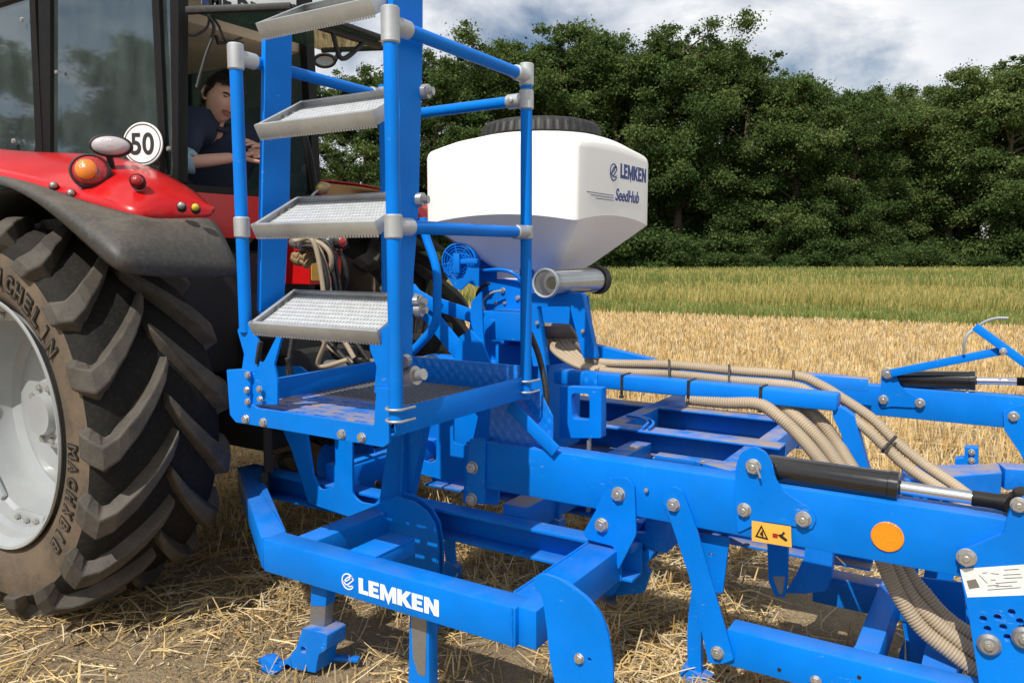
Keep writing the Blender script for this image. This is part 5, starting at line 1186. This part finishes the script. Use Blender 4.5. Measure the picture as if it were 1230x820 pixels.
m_.build('brake_pipe', 'blue_clean', CU, 60)
m_ = MB(); bxx = U(952, 480, b=4.6); m_.tube(spline([U(958, 486, b=4.0), U(985, 500, b=4.0), U(1003, 520, b=4.0), U(1010, 545, b=4.0)], 8), .012, 8); m_.build('hydraulic_hose', 'black_plastic', CU, 60)
# slotted cross plate just behind the near beam
zq = U(850, 555, b=3.1).z; m_ = MB(); p, q = U(786, 547, b=3.1), U(836, 553, b=3.1); m_.box(p.x, q.x + .5, 3.1, 3.16, q.z - .02, q.z, .004); m_.build('cross_strap', 'blue_dirty', CU)
m_ = MB(); p = U(842, 560, b=3.0); q = U(885, 572, b=2.85); m_.bar(p, q, .06, .05); m_.build('stay_bar', 'blue_dirty', CU)
for px, py in ((845, 556), (878, 562)): bolt(px, py, 'z', U(px, py, b=2.95).z, .014, CU)
# small box beam behind the near cylinder
P4 = [U(*q, z=.80) for q in ((1083, 559), (1200, 556), (1204, 567), (1086, 576))]
mb = MB(); lowp = [p - Vector((0, 0, .09)) for p in P4]; mb.add(P4 + lowp, [(0, 1, 2, 3), (7, 6, 5, 4), (0, 4, 5, 1), (1, 5, 6, 2), (2, 6, 7, 3), (3, 7, 4, 0)]); o = mb.build('link_arm', 'blue_dirty', CU, None); bv = o.modifiers.new('b', 'BEVEL'); bv.width = .006; bv.segments = 2
pA = U(1202, 571, z=.76); pB = U(1330, 580, z=.76); m_ = MB(); m_.bar(pA, pB, .10, .08); m_.build('link_arm', 'blue_dirty', CU)
plate('bearing_bracket', 'b', 3.9, [(1159, 537), (1175, 538), (1175, 566), (1147, 566), (1147, 551), (1158, 550)], .06, 'blue_paint', CU, rnd=.004)
for q in ((1167, 543), (1167, 553)): bolt(*q, 'b', 3.895, .014, CU)
for (pts, th) in (([(1108, 592), (1128, 594), (1128, 614), (1110, 612)], .08), ([(1132, 596), (1146, 596), (1148, 615), (1132, 615)], .03)): plate('bearing_bracket', 'b', 3.0, pts, th, 'blue_paint', CU)
# -- far wing
bFB = 4.95
zt2_ = (U(1003, 461, b=bFB).z + U(1230, 475.6, b=bFB).z) / 2; zb2_ = (U(1059, 499, b=bFB).z + U(1214, 515, b=bFB).z) / 2
xf0 = U(780, 470, b=bFB).x; xf1 = U(1330, 480, b=bFB).x; m_ = MB(); m_.box(xf0, xf1, bFB, bFB + .10, zb2_, zt2_, .007); m_.build('wing_beam', 'blue_paint', CU)
plate('cylinder_lug', 'b', bFB - .012, [(1058, 490), (1058, 458), (1059, 446), (1066, 441), (1074, 446), (1078, 456), (1082, 464), (1092, 472), (1104, 478), (1108, 490), (1070, 488)], .014, 'blue_paint', CU, rnd=.01)
for q in ((1061, 480), (1105, 484), (1217.5, 500)): bolt(*q, 'b', bFB - .013, .027, CU)
bolt(1066, 448, 'b', bFB - .013, .034, CU, 'lug_pin')
plate('wing_arm', 'b', bFB - .014, [(1205, 494), (1222, 487), (1260, 480), (1300, 620), (1262, 625), (1226, 545), (1206, 516)], .014, 'blue_paint', CU)
bf_ = bFB + .05; f0 = U(1068, 455, b=bf_); f1 = U(1172, 457, b=bf_); f2 = U(1224, 460, b=bf_); f3 = U(1262, 462, b=bf_); f3 = f0 + (f1 - f0).normalized() * (f3 - f0).length
f2 = f0 + (f1 - f0).normalized() * (f2 - f0).length
cylinder(f0, f1, f2, f3, .050, .020)
bm_ = bFB - .03
def flat(name, p, q, wd, mat='blue_paint', th=.03): m_ = MB(); m_.bar(p, q, th, wd, Vector((0, 1, 0)).cross((q - p).normalized()) , .003); return m_.build(name, mat, CU)
flat('marker_arm', U(1070, 448, b=bm_), U(1204, 421, b=bm_), .042); flat('marker_arm', U(1171, 392, b=bm_ - .03), U(1330, 508, b=bm_ - .03), .042)
bolt(1205, 422, 'b', bm_ - .05, .018, CU)
cable('marker_hose', [U(1171, 394, b=bm_ - .03), U(1162, 402, b=bm_ - .05), U(1158, 412, b=bm_ - .05), U(1158, 424, b=bm_ - .03)], .008, 'cable_grey', CU)
cable('marker_hose', [U(1175, 391, b=bm_), U(1186, 385, b=bm_), U(1198, 382, b=bm_), U(1211, 382, b=bm_)], .007, 'cable_grey', CU)
# hose tray edge along the far side
m_ = MB(); p = U(700, 431, b=4.7); q = U(1043, 454, b=4.7); zz = (p.z + q.z) / 2; m_.box(p.x, q.x, 4.70, 4.708, zz - .07, zz, .001); m_.box(p.x, q.x, 4.702, 4.80, zz - .003, zz + .002, .001); m_.build('hose_tray', 'blue_dirty', CU)
# -- hose carrier arm (tube with chamfered top)
bH = 3.04; zh = U(826, 458, b=bH).z; zhb = U(826, 477, b=bH).z; xh0 = U(664, 443, b=bH).x; xh1 = U(1006, 478, b=bH).x
m_ = MB(); m_.box(xh0, xh1, bH, bH + .08, zhb, zh, .012); m_.build('carrier_arm', 'blue_paint', CU)
m_ = MB(); m_.box(xc + .02, xh0 + .22, bH - .006, bH + .0, zhb - .002, zh + .004, .001); m_.build('carrier_cover', 'blue_glint_dots', CU)  # thin sheet, its lighter dots stand in for reflected light
plate('carrier_leg', 'b', bH + .02, [(1000, 488), (1012, 490), (1026, 500), (1058, 620), (1030, 620), (1010, 520), (1000, 500)], .05, 'blue_paint', CU)
plate('window_bracket', 'b', 2.92, [(672, 464), (722, 466), (722, 526), (672, 526)], .05, 'blue_paint', CU, holes=[[(686, 472), (708, 473), (708, 505), (687, 503)]])
m_ = MB(); p = U(705, 530, b=2.92); m_.box(p.x - .006, p.x + .006, 2.93, 2.95, zf2 - .1, p.z + .03, .001); m_.build('bracket_stay', 'worn_steel', CU)
def tie(px, b_, w_, mat='black_plastic', y=None):
    p = U(px, 465, b=b_); m_ = MB(); x = p.x; e = .004
    m_.box(x - .006, x + .006, b_ - e, b_ - .001, zhb - .02, zh + e, .001); m_.box(x - .006, x + .006, b_ - e, b_ + .085, zh + .001, zh + e, .001); m_.box(x - .004, x + .012, b_ - .02, b_ - e, zhb - .028, zhb - .018, .001); m_.build('cable_tie', mat, CU)
for px in (747, 827, 914): tie(px, bH, 0)
# -- hexagon centre mounting and support columns under the frame
m_ = MB(); m_.box(-2.75, -2.6, 2.7, 4.9, .45, .60, .01); m_.box(-2.7, -2.2, 3.4, 3.52, .5, 1.05, .01); m_.box(-2.7, -2.2, 4.05, 4.17, .5, 1.05, .01); m_.build('headstock', 'blue_paint', CU)
# lit stays behind the ladder
def stay(p, q, wd, b0, b1=None, mat='blue_paint', th=.014): flat('headstock_stay', U(*p, b=b0), U(*q, b=b1 or b0), wd, mat, th)
stay((492, 348), (566, 440), .085, 3.05); stay((528, 366), (580, 384), .065, 3.12); stay((496, 352), (530, 372), .06, 3.02)
plate('headstock_plate', 'b', 3.0, [(546, 430), (552, 404), (565, 396), (578, 410), (590, 438), (592, 452), (540, 448)], .012, 'blue_paint', CU)
plate('headstock_plate', 'b', 3.1, [(566, 362), (578, 350), (580, 400), (584, 440), (572, 440), (562, 414)], .012, 'blue_paint', CU)
bolt(500, 364, 'b', 2.98, .03, CU)
m_ = MB(); c = U(505, 385, b=3.5); m_.lathe([(.09, -.03), (.11, -.03), (.11, .03), (.09, .03), (.06, .02), (0, .02)], c, (0, -1, 0), 28); m_.build('pulley', 'black_plastic', CU, 40)
# support disc and dusty strap low at the left
m_ = MB(); p = U(398, 566, z=.52); m_.lathe([(0, .0), (.10, .0), (.16, .06), (.165, .07), (.10, .012), (0, .012)], p + Vector((0, .15, .0)), (.3, -.9, .3), 32); m_.build('disc', 'blue_paint', CU, 40)
cable('rubber_strap', [U(*q, b=2.9) for q in ((352, 545), (338, 548), (340, 562), (362, 571), (400, 573), (440, 578), (470, 585))], .018, 'fender_rubber', CU, 10)
# deep arm at right behind the near beam
aa0, aa1 = Z(1020, 790, ztl).x, Z(1052, 797, ztl).x; be_ = Z(1064, 704, ztl).y
m_ = MB(); m_.box(aa0, aa1, bNB + .104, be_ + .02, ztl - .12, ztl - .002, .006); m_.build('cross_arm', 'blue_paint', CU)
m_ = MB(); m_.box(aa0 - .25, XR, be_ + .03, be_ + .13, ztl - .14, ztl - .02, .006); m_.build('frame_beam', 'blue_dirty', CU)
m_ = MB(); m_.box(aa1 + .12, aa1 + .22, bNB + .104, be_ + .02, ztl - .12, ztl - .006, .006); m_.build('cross_arm', 'blue_paint', CU)
plate('rear_plate', 'b', 2.95, [(1078, 690), (1158, 700), (1164, 790), (1146, 830), (1100, 830), (1092, 770)], .012, 'blue_paint', CU, holes=[[(1108, 700), (1118, 702), (1118, 716), (1110, 720)]])
# -- weld beads where members meet
for (p, q) in (((a2, bB - .002, zlt), (a3, bB - .002, zlt)), ((a3 + .001, bB - .002, zlb), (a3 + .001, bB - .002, zlt)), ((a2, bL + .10, zlt - .001), (a2, bB, zlt - .001)), ((xl_ + .01, bL + .1, zlt), (pc.x + .1, bB - .02, zlt)),
               ((a0, bL + .101, zlt + .004), (a1_, bL + .101, zlt + .004)), ((U(735, 574, b=bNB).x, bNB - .001, U(735, 574, b=bNB).z), (U(717, 611, b=bNB).x, bNB - .001, U(717, 611, b=bNB).z)),
               ((aa0, bNB + .102, ztl - .002), (aa1, bNB + .102, ztl - .002)), ((xr_ - .012, bL - .001, zlb), (xr_ - .012, bL - .001, zlt))): weld(p, q, CU)
lw = [U(*q, b=bNB - .001) for q in ((931, 576), (941, 591), (957, 602), (975, 613))]
for i in range(3): weld(lw[i], lw[i + 1], CU)
ew = [U(*q, b=bNB - .001) for q in ((1206, 640), (1180, 651), (1155, 662))]
for i in range(2): weld(ew[i], ew[i + 1], CU, .005)
# -- tines
def shank(px, ptop, pbot, b0, w_, curve=.05, mat='blue_paint', share=True, scale=1.0):
    """tine: tapered bar, bracket, cast share with wings"""
    e = bpy.data.objects.new('tine', None); COL.objects.link(e); e.parent = CU; p = U(px[0], ptop, b=b0); q = U(px[1], pbot, b=b0); e.location = p - worldloc(CU)
    m_ = MB(); n = 9; rows = []
    top = Vector((p.x, b0, p.z + .05)); bot = q.copy()
    for i in range(n):
        t = i / (n - 1); c = top.lerp(bot, t) + Vector((-curve * math.sin(math.pi * t), 0, 0)); w2 = w_ / 2 * (1 - .1 * t); d = .014
        rows.append([c + Vector((-w2, -d, 0)), c + Vector((w2, -d, 0)), c + Vector((w2, d, 0)), c + Vector((-w2, d, 0))])
    m_.loft(rows, True); m_.add(rows[0], [(3, 2, 1, 0)]); m_.add(rows[-1], [(0, 1, 2, 3)]); m_.build('shank', mat, e, 30)
    if share:
        s = scale; m_ = MB(); c = bot
        def W(x, y, z): return c + Vector((x, y, z)) * s
        m_.add([W(-.05, -.03, .10), W(.05, -.03, .07), W(.04, -.035, -.02), W(-.09, -.035, -.06), W(-.05, .03, .10), W(.05, .03, .07), W(.04, .035, -.02), W(-.09, .035, -.06)], [(0, 1, 2, 3), (7, 6, 5, 4), (0, 4, 5, 1), (1, 5, 6, 2), (2, 6, 7, 3), (3, 7, 4, 0)]); m_.build('share_holder', 'blue_dirty', e, None)
        m_ = MB(); m_.add([W(-.19, 0, -.10), W(-.06, -.13, -.035), W(.02, -.14, -.03), W(-.04, 0, -.055), W(-.06, .13, -.035), W(.02, .14, -.03), W(-.19, 0, -.085), W(-.04, 0, -.035)], [(0, 1, 2, 3), (0, 3, 5, 4), (6, 7, 2, 1), (6, 4, 5, 7), (0, 6, 1), (0, 4, 6), (2, 7, 3), (3, 7, 5)]); m_.build('share', 'worn_steel', e, None)
    return e
bT = 2.07
# front left tine, built to its seen shape
tn = bpy.data.objects.new('tine', None); COL.objects.link(tn); tn.parent = CU; tn.location = U(382, 700, b=bT) - worldloc(CU)
plate('shank', 'b', bT - .02, [(375, 690), (393, 690), (389, 761), (371, 757)], .045, 'worn_steel', tn, rnd=.002)
plate('shank_top', 'b', bT - .0225, [(374, 685), (395, 685), (391, 728), (373, 727)], .05, 'blue_paint', tn, rnd=.002)
plate('share_holder', 'b', bT - .06, [(363, 754), (390, 760), (393, 763), (392, 780), (383, 786), (381, 794), (379, 808), (352, 803), (345, 797), (330, 806), (329, 799), (346, 790), (356, 776)], .10, 'blue_dirty', tn, rnd=.006, holes=[[(361, 776), (366, 777), (368, 784), (361, 783)]], bev=.003)
plate('share_neck', 'b', bT - .04, [(330, 800), (348, 790), (356, 800), (334, 812), (333, 826), (326, 826)], .05, 'cab_black', tn, rnd=.003)
plate('share_tip', 'b', bT - .09, [(309, 791), (318, 790), (325, 796), (331, 808), (326, 830), (318, 830), (313, 800)], .05, 'blue_clean', tn, rnd=.004)
p = U(394, 791, b=bT + .02); m_ = MB(); m_.obox(p + Vector((.03, .03, 0)), Vector((.9, .4, 0)).normalized(), Vector((-.4, .9, 0)).normalized(), Vector((0, 0, 1)), .16, .03, .015, .003); m_.build('share_wing', 'blue_clean', tn)
p = U(397, 768, b=bT + .05); m_ = MB(); m_.lathe([(0, -.02), (.02, -.02), (.02, .02), (0, .02)], p, (1, -.3, 0), 10); m_.build('bolt', 'worn_steel', tn, 30)
# second tine with the worn blade
tn = bpy.data.objects.new('tine', None); COL.objects.link(tn); tn.parent = CU; tn.location = U(504, 740, b=bT) - worldloc(CU)
plate('shank', 'b', bT, [(492, 725), (515, 731), (516, 900), (488, 900), (491, 800)], .05, 'blue_paint', tn, rnd=.002)
plate('worn_face', 'b', bT - .0015, [(493.5, 738), (512.5, 741), (511, 812), (502, 809), (496, 790)], .002, 'worn_steel', tn, rnd=.004, bev=0)
zl_ = .06
shank((845, 838), 700, 830, 2.75, .055, 0.02); plate('tine_shank', 'b', 2.98, [(921, 640), (946, 644), (945, 690), (943, 717), (931, 716), (923, 698)], .03, 'blue_paint', CU); plate('worn_tip', 'b', 2.978, [(928, 692), (943, 692), (940, 714), (936, 714)], .003, 'worn_steel', CU)
shank((665, 664), 596, 640, 3.0, .08, 0.0); shank((548, 545), 620, 690, 2.95, .05, .03, scale=.7); shank((765, 752), 640, 700, 2.85, .055, 0.02, scale=1.0)
plate('share_holder', 'b', 3.1, [(968, 640), (1000, 650), (1000, 672), (998, 692), (992, 710), (965, 713), (942, 712), (956, 690), (966, 668)], .06, 'blue_dirty', CU, bev=.003); shank((1140, 1128), 690, 800, 3.05, .05, 0.02, scale=.8); shank((1095, 1100), 690, 790, 3.35, .05, 0.02, scale=.8)
shank((1120, 1122), 690, 760, 3.7, .05, 0.02); shank((640, 642), 560, 600, 4.1, .05, 0); shank((840, 842), 560, 598, 4.6, .05, 0)
# pivot bracket at (775, 658)
plate('pivot_bracket', 'b', 2.76, [(752, 640), (786, 640), (787, 660), (778, 676), (766, 684), (745, 700), (735, 716), (722, 712), (738, 690), (752, 668)], .03, 'blue_paint', CU, holes=[(772, 657, .014)])
plate('pivot_bracket', 'b', 2.80, [(738, 690), (768, 672), (780, 688), (772, 712), (730, 716)], .03, 'blue_paint', CU)
plate('arm_rear', 'b', 2.86, [(765, 625), (806, 625), (812, 640), (785, 670), (765, 680)], .04, 'blue_paint', CU)
# ================================================================ seed hopper with its hoses
SH = thing('seed_hopper', 'white plastic seed hopper with black lid on blue stand, beige seed hoses', 'seed hopper', (-2.2, 3.8, 1.0))
bNf = 3.20; hs = .426; bc2 = bNf + hs
Cn = U(692, 217, b=bNf)
ac = Cn.x - hs
cz1 = U(692, 168, b=bNf).z; cz0 = U(692, 266, b=bNf).z
def sect(h_, z, rc=.05, arch=0.0, n=7, cx=0, cy=0):
    pts = []
    for (sx, sy, a0) in ((1, -1, -90), (1, 1, 0), (-1, 1, 90), (-1, -1, 180)):
        for k in range(n):
            an = R(a0 + 90 * k / (n - 1)); pts.append((sx * (h_ - rc) + rc * math.cos(an), sy * (h_ - rc) + rc * math.sin(an)))
        # points along the straight side
        nx_, ny_ = {(1, -1): (1, 1), (1, 1): (-1, 1), (-1, 1): (-1, -1), (-1, -1): (1, -1)}[(sx, sy)]
        p = pts[-1]; q = {(1, -1): (h_, h_ - rc), (1, 1): (-(h_ - rc), h_), (-1, 1): (-h_, -(h_ - rc)), (-1, -1): (h_ - rc, -h_)}[(sx, sy)]
        for k in range(1, 10): pts.append((p[0] + (q[0] - p[0]) * k / 10, p[1] + (q[1] - p[1]) * k / 10))
    return [Vector((ac + cx + x, bc2 + cy + y, z + arch * max(0, 1 - (x / hs) ** 2) * .55 + arch * max(0, 1 - (y / hs) ** 2) * .55)) for x, y in pts]
rows = [sect(.13, cz0 - .26), sect(.15, cz0 - .235, .04), sect(.21, cz0 - .20, .05), sect(hs - .012, cz0 - .012, .035, .07), sect(hs, cz0 + .004, .035, .07), sect(hs, cz0 + .05, .035, .06), sect(hs, cz1 - .03, .035, .03), sect(hs - .001, cz1 - .012, .05, .055), sect(hs - .010, cz1 - .002, .05, .06), sect(hs - .04, cz1 + .006, .06, .065), sect(.36, cz1 + .012, .12, .075), sect(.31, cz1 + .016, .28, .08)]
mb = MB(); mb.loft(rows, True); tk = mb.build('tank', 'tank_white', SH, 40)
zl2 = cz1 + .09
mb = MB(); mb.lathe([(.30, -.09), (.325, -.06), (.325, -.03), (.30, -.02), (.29, .0)], (ac, bc2, zl2), (0, 0, 1), 60); mb.build('filling_neck', 'tank_white', SH, 40)
mb = MB(); n = 180
def lr(r_, k, amp): return r_ + (amp if (k // 2) % 2 else 0)
rws = []
for (r_, h_, amp) in ((.292, -.01, 0), (.300, -.005, .0), (.305, 0.0, .006), (.295, .045, .006), (.282, .062, 0), (.255, .070, 0), (.25, .062, 0), (.16, .060, 0), (.155, .070, 0), (.02, .078, 0)):
    rws.append([Vector((ac + math.cos(2 * math.pi * k / n) * lr(r_, k, amp), bc2 + math.sin(2 * math.pi * k / n) * lr(r_, k, amp), zl2 + h_)) for k in range(n)])
mb.loft(rws, True); lid = mb.build('lid', 'black_plastic', SH, 30)
m_ = MB(); q = Vector((ac + .07, bc2 - .02, zl2 + .085)); m_.lathe([(.12, -.03), (.10, .0), (.055, .045), (.03, .06), (0, .062)], Vector((ac + .02, bc2 + .13, zl2 + .06)), (0, 0, 1), 24); m_.build('lid_handle', 'black_plastic', SH, 40)
# writing on the right hand face
af_ = ac + hs
e0 = U(737, 207, a=af_); logo('a', af_, (e0.y, e0.z), .042, 'lettering_navy', SH, .002)
t0 = U(745, 214, a=af_); t1 = U(784, 221, a=af_); block_word('LEMKEN', 'a', af_, (t0.y, t0.z), .325, .072, 'lettering_navy', SH, 'maker_name')
t0 = U(739, 240, a=af_); text('product_name', 'SeedHub', 'a', af_, (t0.y, t0.z - .004), .29, .060, 'lettering_navy', SH, .002, .016, shear=.25)
for i, (x0_, x1_, y) in enumerate(((705, 737, 231), (710, 737, 235), (716, 737, 239))):
    p, q = U(x0_, y - 1, a=af_ + .001), U(x1_, y, a=af_ + .001); m_ = MB(); q.z = p.z; m_.bar(p, q, .002, .004, Vector((1, 0, 0)), 0); m_.build('logo_stripe', 'lettering_navy', SH, None)
# stand
bs_ = 3.45
plate('stand_plate', 'b', bs_, [(562, 270), (643, 270), (646, 285), (640, 300), (640, 400), (628, 445), (576, 445), (573, 380), (576, 340), (572, 310), (568, 290)], .012, 'blue_paint', SH, rnd=.01)
p, q = U(578, 373, b=bs_ - .22), U(627, 375, b=bs_ - .22)
m_ = MB(); m_.box(p.x, q.x, bs_ - .22, bs_ - .001, U(578, 407, b=bs_ - .22).z, p.z, .006); m_.build('metering_box', 'blue_paint', SH)
m_ = MB(); m_.box(p.x - .03, q.x + .05, bs_ - .05, bs_ + .3, .60, U(578, 410, b=bs_).z, .006); m_.build('stand_foot', 'blue_paint', SH)
plate('data_label', 'b', bs_ - .001, [(597, 318), (624, 319), (624, 336), (597, 335)], .002, 'sticker_white', SH, rnd=.001, bev=0)
plate('label_band', 'b', bs_ - .0025, [(597, 318), (624, 319), (624, 321.5), (597, 321)], .001, 'lettering_black', SH, rnd=0, bev=0)
for q in ((577, 286, .014), (609, 300, .014), (577, 325, .010), (622, 358, .014), (604, 349, .016), (596, 364, .010), (606, 364, .010)): bolt(*q[:2], 'b', bs_ - .002, q[2], SH)
cable('control_lead', [U(577, 325, b=bs_ - .03), U(600, 324, b=bs_ - .05), U(615, 327, b=bs_ - .05), U(626, 336, b=bs_ - .03)], .010, 'blue_clean', SH)
cable('control_lead', [U(583, 375, b=bs_ - .05), U(580, 362, b=bs_ - .05), U(590, 352, b=bs_ - .05), U(603, 349, b=bs_ - .04)], .006, 'cable_grey', SH)
cable('control_lead', [U(576, 366, b=bs_ - .05), U(573, 355, b=bs_ - .05), U(578, 345, b=bs_ - .05), U(588, 340, b=bs_ - .04)], .009, 'black_plastic', SH)
cable('control_lead', [U(637, 400, b=2.72), U(648, 430, b=2.70), U(656, 470, b=2.68), U(655, 500, b=2.68), U(650, 520, b=2.70)], .012, 'black_plastic', SH)
# blower with guard
fc = U(551, 314, b=3.30); fe = bpy.data.objects.new('blower', None); COL.objects.link(fe); fe.parent = SH; fe.location = fc - worldloc(SH)
m_ = MB(); m_.lathe([(0, -.07), (.086, -.07), (.095, -.06), (.095, .0), (.088, .006), (.084, 0), (.084, -.03), (0, -.03)], fc, (0.25, -1, 0), 36); m_.build('housing', 'blue_paint', fe, 30)
nf = Vector((.25, -1, 0)).normalized(); uf = Vector((0, 0, 1)).cross(nf).normalized(); vf = Vector((0, 0, 1)); m_ = MB()
for rr in (.02, .034, .048, .062, .076): m_.tube([fc + nf * .006 + (uf * math.cos(t) + vf * math.sin(t)) * rr for t in [2 * math.pi * k / 28 for k in range(29)]], .0022, 5, False)
for k in range(8): t = math.pi * k / 4 + .2; m_.tube([fc + nf * .007, fc + nf * .007 + (uf * math.cos(t) + vf * math.sin(t)) * .085], .003, 5)
m_.build('guard', 'blue_paint', fe, 60)
m_ = MB(); m_.bar(fc + nf * .02 + vf * .04 - uf * .0, fc + nf * .02 - vf * .06, .035, .03, nf); m_.bar(fc + nf * .015 - uf * .02, fc + nf * .015 + uf * .11, .02, .025, vf); m_.build('motor', 'blue_paint', fe)
plate('blower_bracket', 'b', 3.29, [(532, 325), (545, 345), (553, 349), (562, 340), (575, 345), (575, 322), (562, 322), (556, 334), (545, 334)], .01, 'blue_paint', SH)
# calibration tube lying across under the hopper
c0_, c1_ = U(655, 340, b=3.06), U(716, 335, b=3.60); c1_.x = c0_.x; c1_.z = c0_.z; dt = (c1_ - c0_); l_ = dt.length
ct = bpy.data.objects.new('calibration_tube', None); COL.objects.link(ct); ct.parent = SH; ct.location = c0_ - worldloc(SH)
m_ = MB(); m_.lathe([(.060, .012), (.060, l_ - .03)], c0_, dt, 36); m_.build('tube', 'clear_plastic', ct, 60)
m_ = MB(); m_.lathe([(.030, .06), (.050, .07), (.052, l_ - .04)], c0_, dt, 30); m_.build('paper_roll', 'sticker_white', ct, 60)
m_ = MB(); m_.lathe([(0, .004), (.056, .004), (.060, -.004), (.065, .0), (.065, .022), (.060, .024)], c0_, dt, 36); m_.build('front_cap', 'clear_plastic', ct, 40)
m_ = MB(); m_.lathe([(.056, 0.01), (.056, -.004), (.063, -.006), (.066, 0), (.066, .012), (.06, .014)], c0_, dt, 36); m_.build('front_ring', 'galvanised', ct, 40)
m_ = MB(); m_.lathe([(.06, -.045), (.068, -.045), (.070, -.02), (.072, -.005), (.068, .0), (0, .0)], c1_, dt, 36); m_.build('rear_cap', 'black_plastic', ct, 40)
# right hand stand frame
plate('stand_frame', 'b', 3.20, [(630, 352), (699, 352), (716, 430), (700, 430), (684, 368), (645, 368), (656, 440), (640, 440)], .04, 'blue_paint', SH, rnd=.008)
plate('stand_back', 'b', 3.42, [(640, 355), (706, 355), (716, 430), (650, 440)], .012, 'blue_paint', SH)
plate('stand_gusset', 'b', 3.30, [(704, 411), (712, 414), (785, 432), (700, 436)], .05, 'blue_paint', SH)
bolt(700, 398, 'b', 3.19, .010, SH); bolt(645, 388, 'b', 3.19, .010, SH)
m_ = MB(); a_, b_ = U(652, 392, b=3.30), U(690, 404, b=3.30); m_.obox((a_ + b_) / 2, Vector((1, 0, 0)), Vector((0, .8, -.6)), Vector((0, .6, .8)), (b_ - a_).length, .12, .02, .004); m_.build('distributor_plate', 'hose_grey', SH)
# distributor outlet hoses: a row side by side
for i in range(7):
    s0 = U(655 + i * 5.5, 407 - i * 1.2, b=3.36); s1 = U(668 + i * 5, 424 - i * 1.5, b=3.26 + .01 * i); s2 = U(690 + i * 4, 438 - i, b=3.20 + .015 * i); s3 = U(716 + i * 4, 446 - i * 1.2, b=3.16 + .02 * i)
    hose('seed_hose', [s0, s1, s2, s3], .0135, 'hose_beige', SH)
m_ = MB(); a_, b_ = U(688, 408, b=3.28), U(716, 436, b=3.2); m_.bar(a_, b_, .012, .016); m_.build('hose_clamp_bar', 'hose_grey', SH)
# upper pair of seed hoses over the carrier arm
def hp(pts, b0): return [U(x, y, b=b) for (x, y, b) in pts]
up1 = [(700, 430, 3.28), (730, 436, 3.24), (804, 438, 3.22), (876, 444.5, 3.20), (955, 451, 3.18), (985, 462, 3.18), (1010, 477, 3.16), (1047, 502, 3.12), (1076, 530, 3.08), (1108, 556, 3.04), (1150, 585, 2.98), (1205, 628, 2.90)]
up2 = [(700, 438, 3.24), (730, 446, 3.19), (804, 449.5, 3.17), (876, 456.5, 3.15), (950, 463, 3.13), (975, 472, 3.13), (1002, 488, 3.11), (1038, 513, 3.08), (1066, 539, 3.04), (1092, 562, 3.0), (1140, 594, 2.94), (1195, 636, 2.86)]
hose('seed_hose', hp(up1, 0), .0195, 'hose_beige', SH); hose('seed_hose', hp(up2, 0), .0195, 'hose_beige', SH)
for px in (804, 876, 953):
    y1 = 438 + (px - 804) * .088; p = U(px, y1 - 6.5, b=3.16); q = U(px, y1 + 19, b=3.12); m_ = MB(); m_.bar(p, q, .014, .008, Vector((1, 0, 0))); m_.build('hose_tie', 'black_plastic', SH)
p = U(1076, 524, b=3.04); q = U(1060, 542, b=3.0); m_ = MB(); m_.tube(spline([p, p.lerp(q, .5) + Vector((-.01, -.03, -.01)), q], 6), .006, 8); m_.build('hose_tie', 'black_plastic', SH)
# thin run below the arm and the three thick hoses swinging down
hose('seed_hose', hp([(826, 479, 3.06), (870, 483, 3.05), (911, 485, 3.04), (935, 500, 3.02), (958, 521, 3.0), (984, 551, 2.94), (1015, 595, 2.84), (1050, 650, 2.78), (1063, 680, 2.765), (1080, 716, 2.76), (1107, 754, 2.755), (1140, 781, 2.75), (1186, 814, 2.745), (1250, 850, 2.74)], 0), .025, 'hose_beige', SH)
hose('seed_hose', hp([(915, 480, 3.14), (936, 486, 3.10), (958, 502, 3.06), (983, 526, 3.03), (1003, 552, 2.97), (1035, 600, 2.88), (1064, 655, 2.82), (1076, 684, 2.805), (1096, 717, 2.79), (1122, 745, 2.785), (1153, 770, 2.78), (1182, 790, 2.775), (1245, 826, 2.77)], 0), .025, 'hose_beige', SH)
hose('seed_hose', hp([(935, 478, 3.20), (963, 488, 3.16), (984, 504, 3.12), (1004, 530, 3.08), (1018, 553, 3.02), (1050, 605, 2.92), (1080, 660, 2.85), (1091, 688, 2.835), (1109, 711, 2.82), (1135, 740, 2.815), (1170, 764, 2.81), (1240, 800, 2.80)], 0), .025, 'hose_beige', SH)
hose('seed_hose', hp([(826, 479, 3.09), (880, 481, 3.08), (925, 484, 3.12), (950, 497, 3.10), (970, 513, 3.08), (992, 535, 3.06), (1012, 565, 3.0)], 0), .018, 'hose_beige', SH)
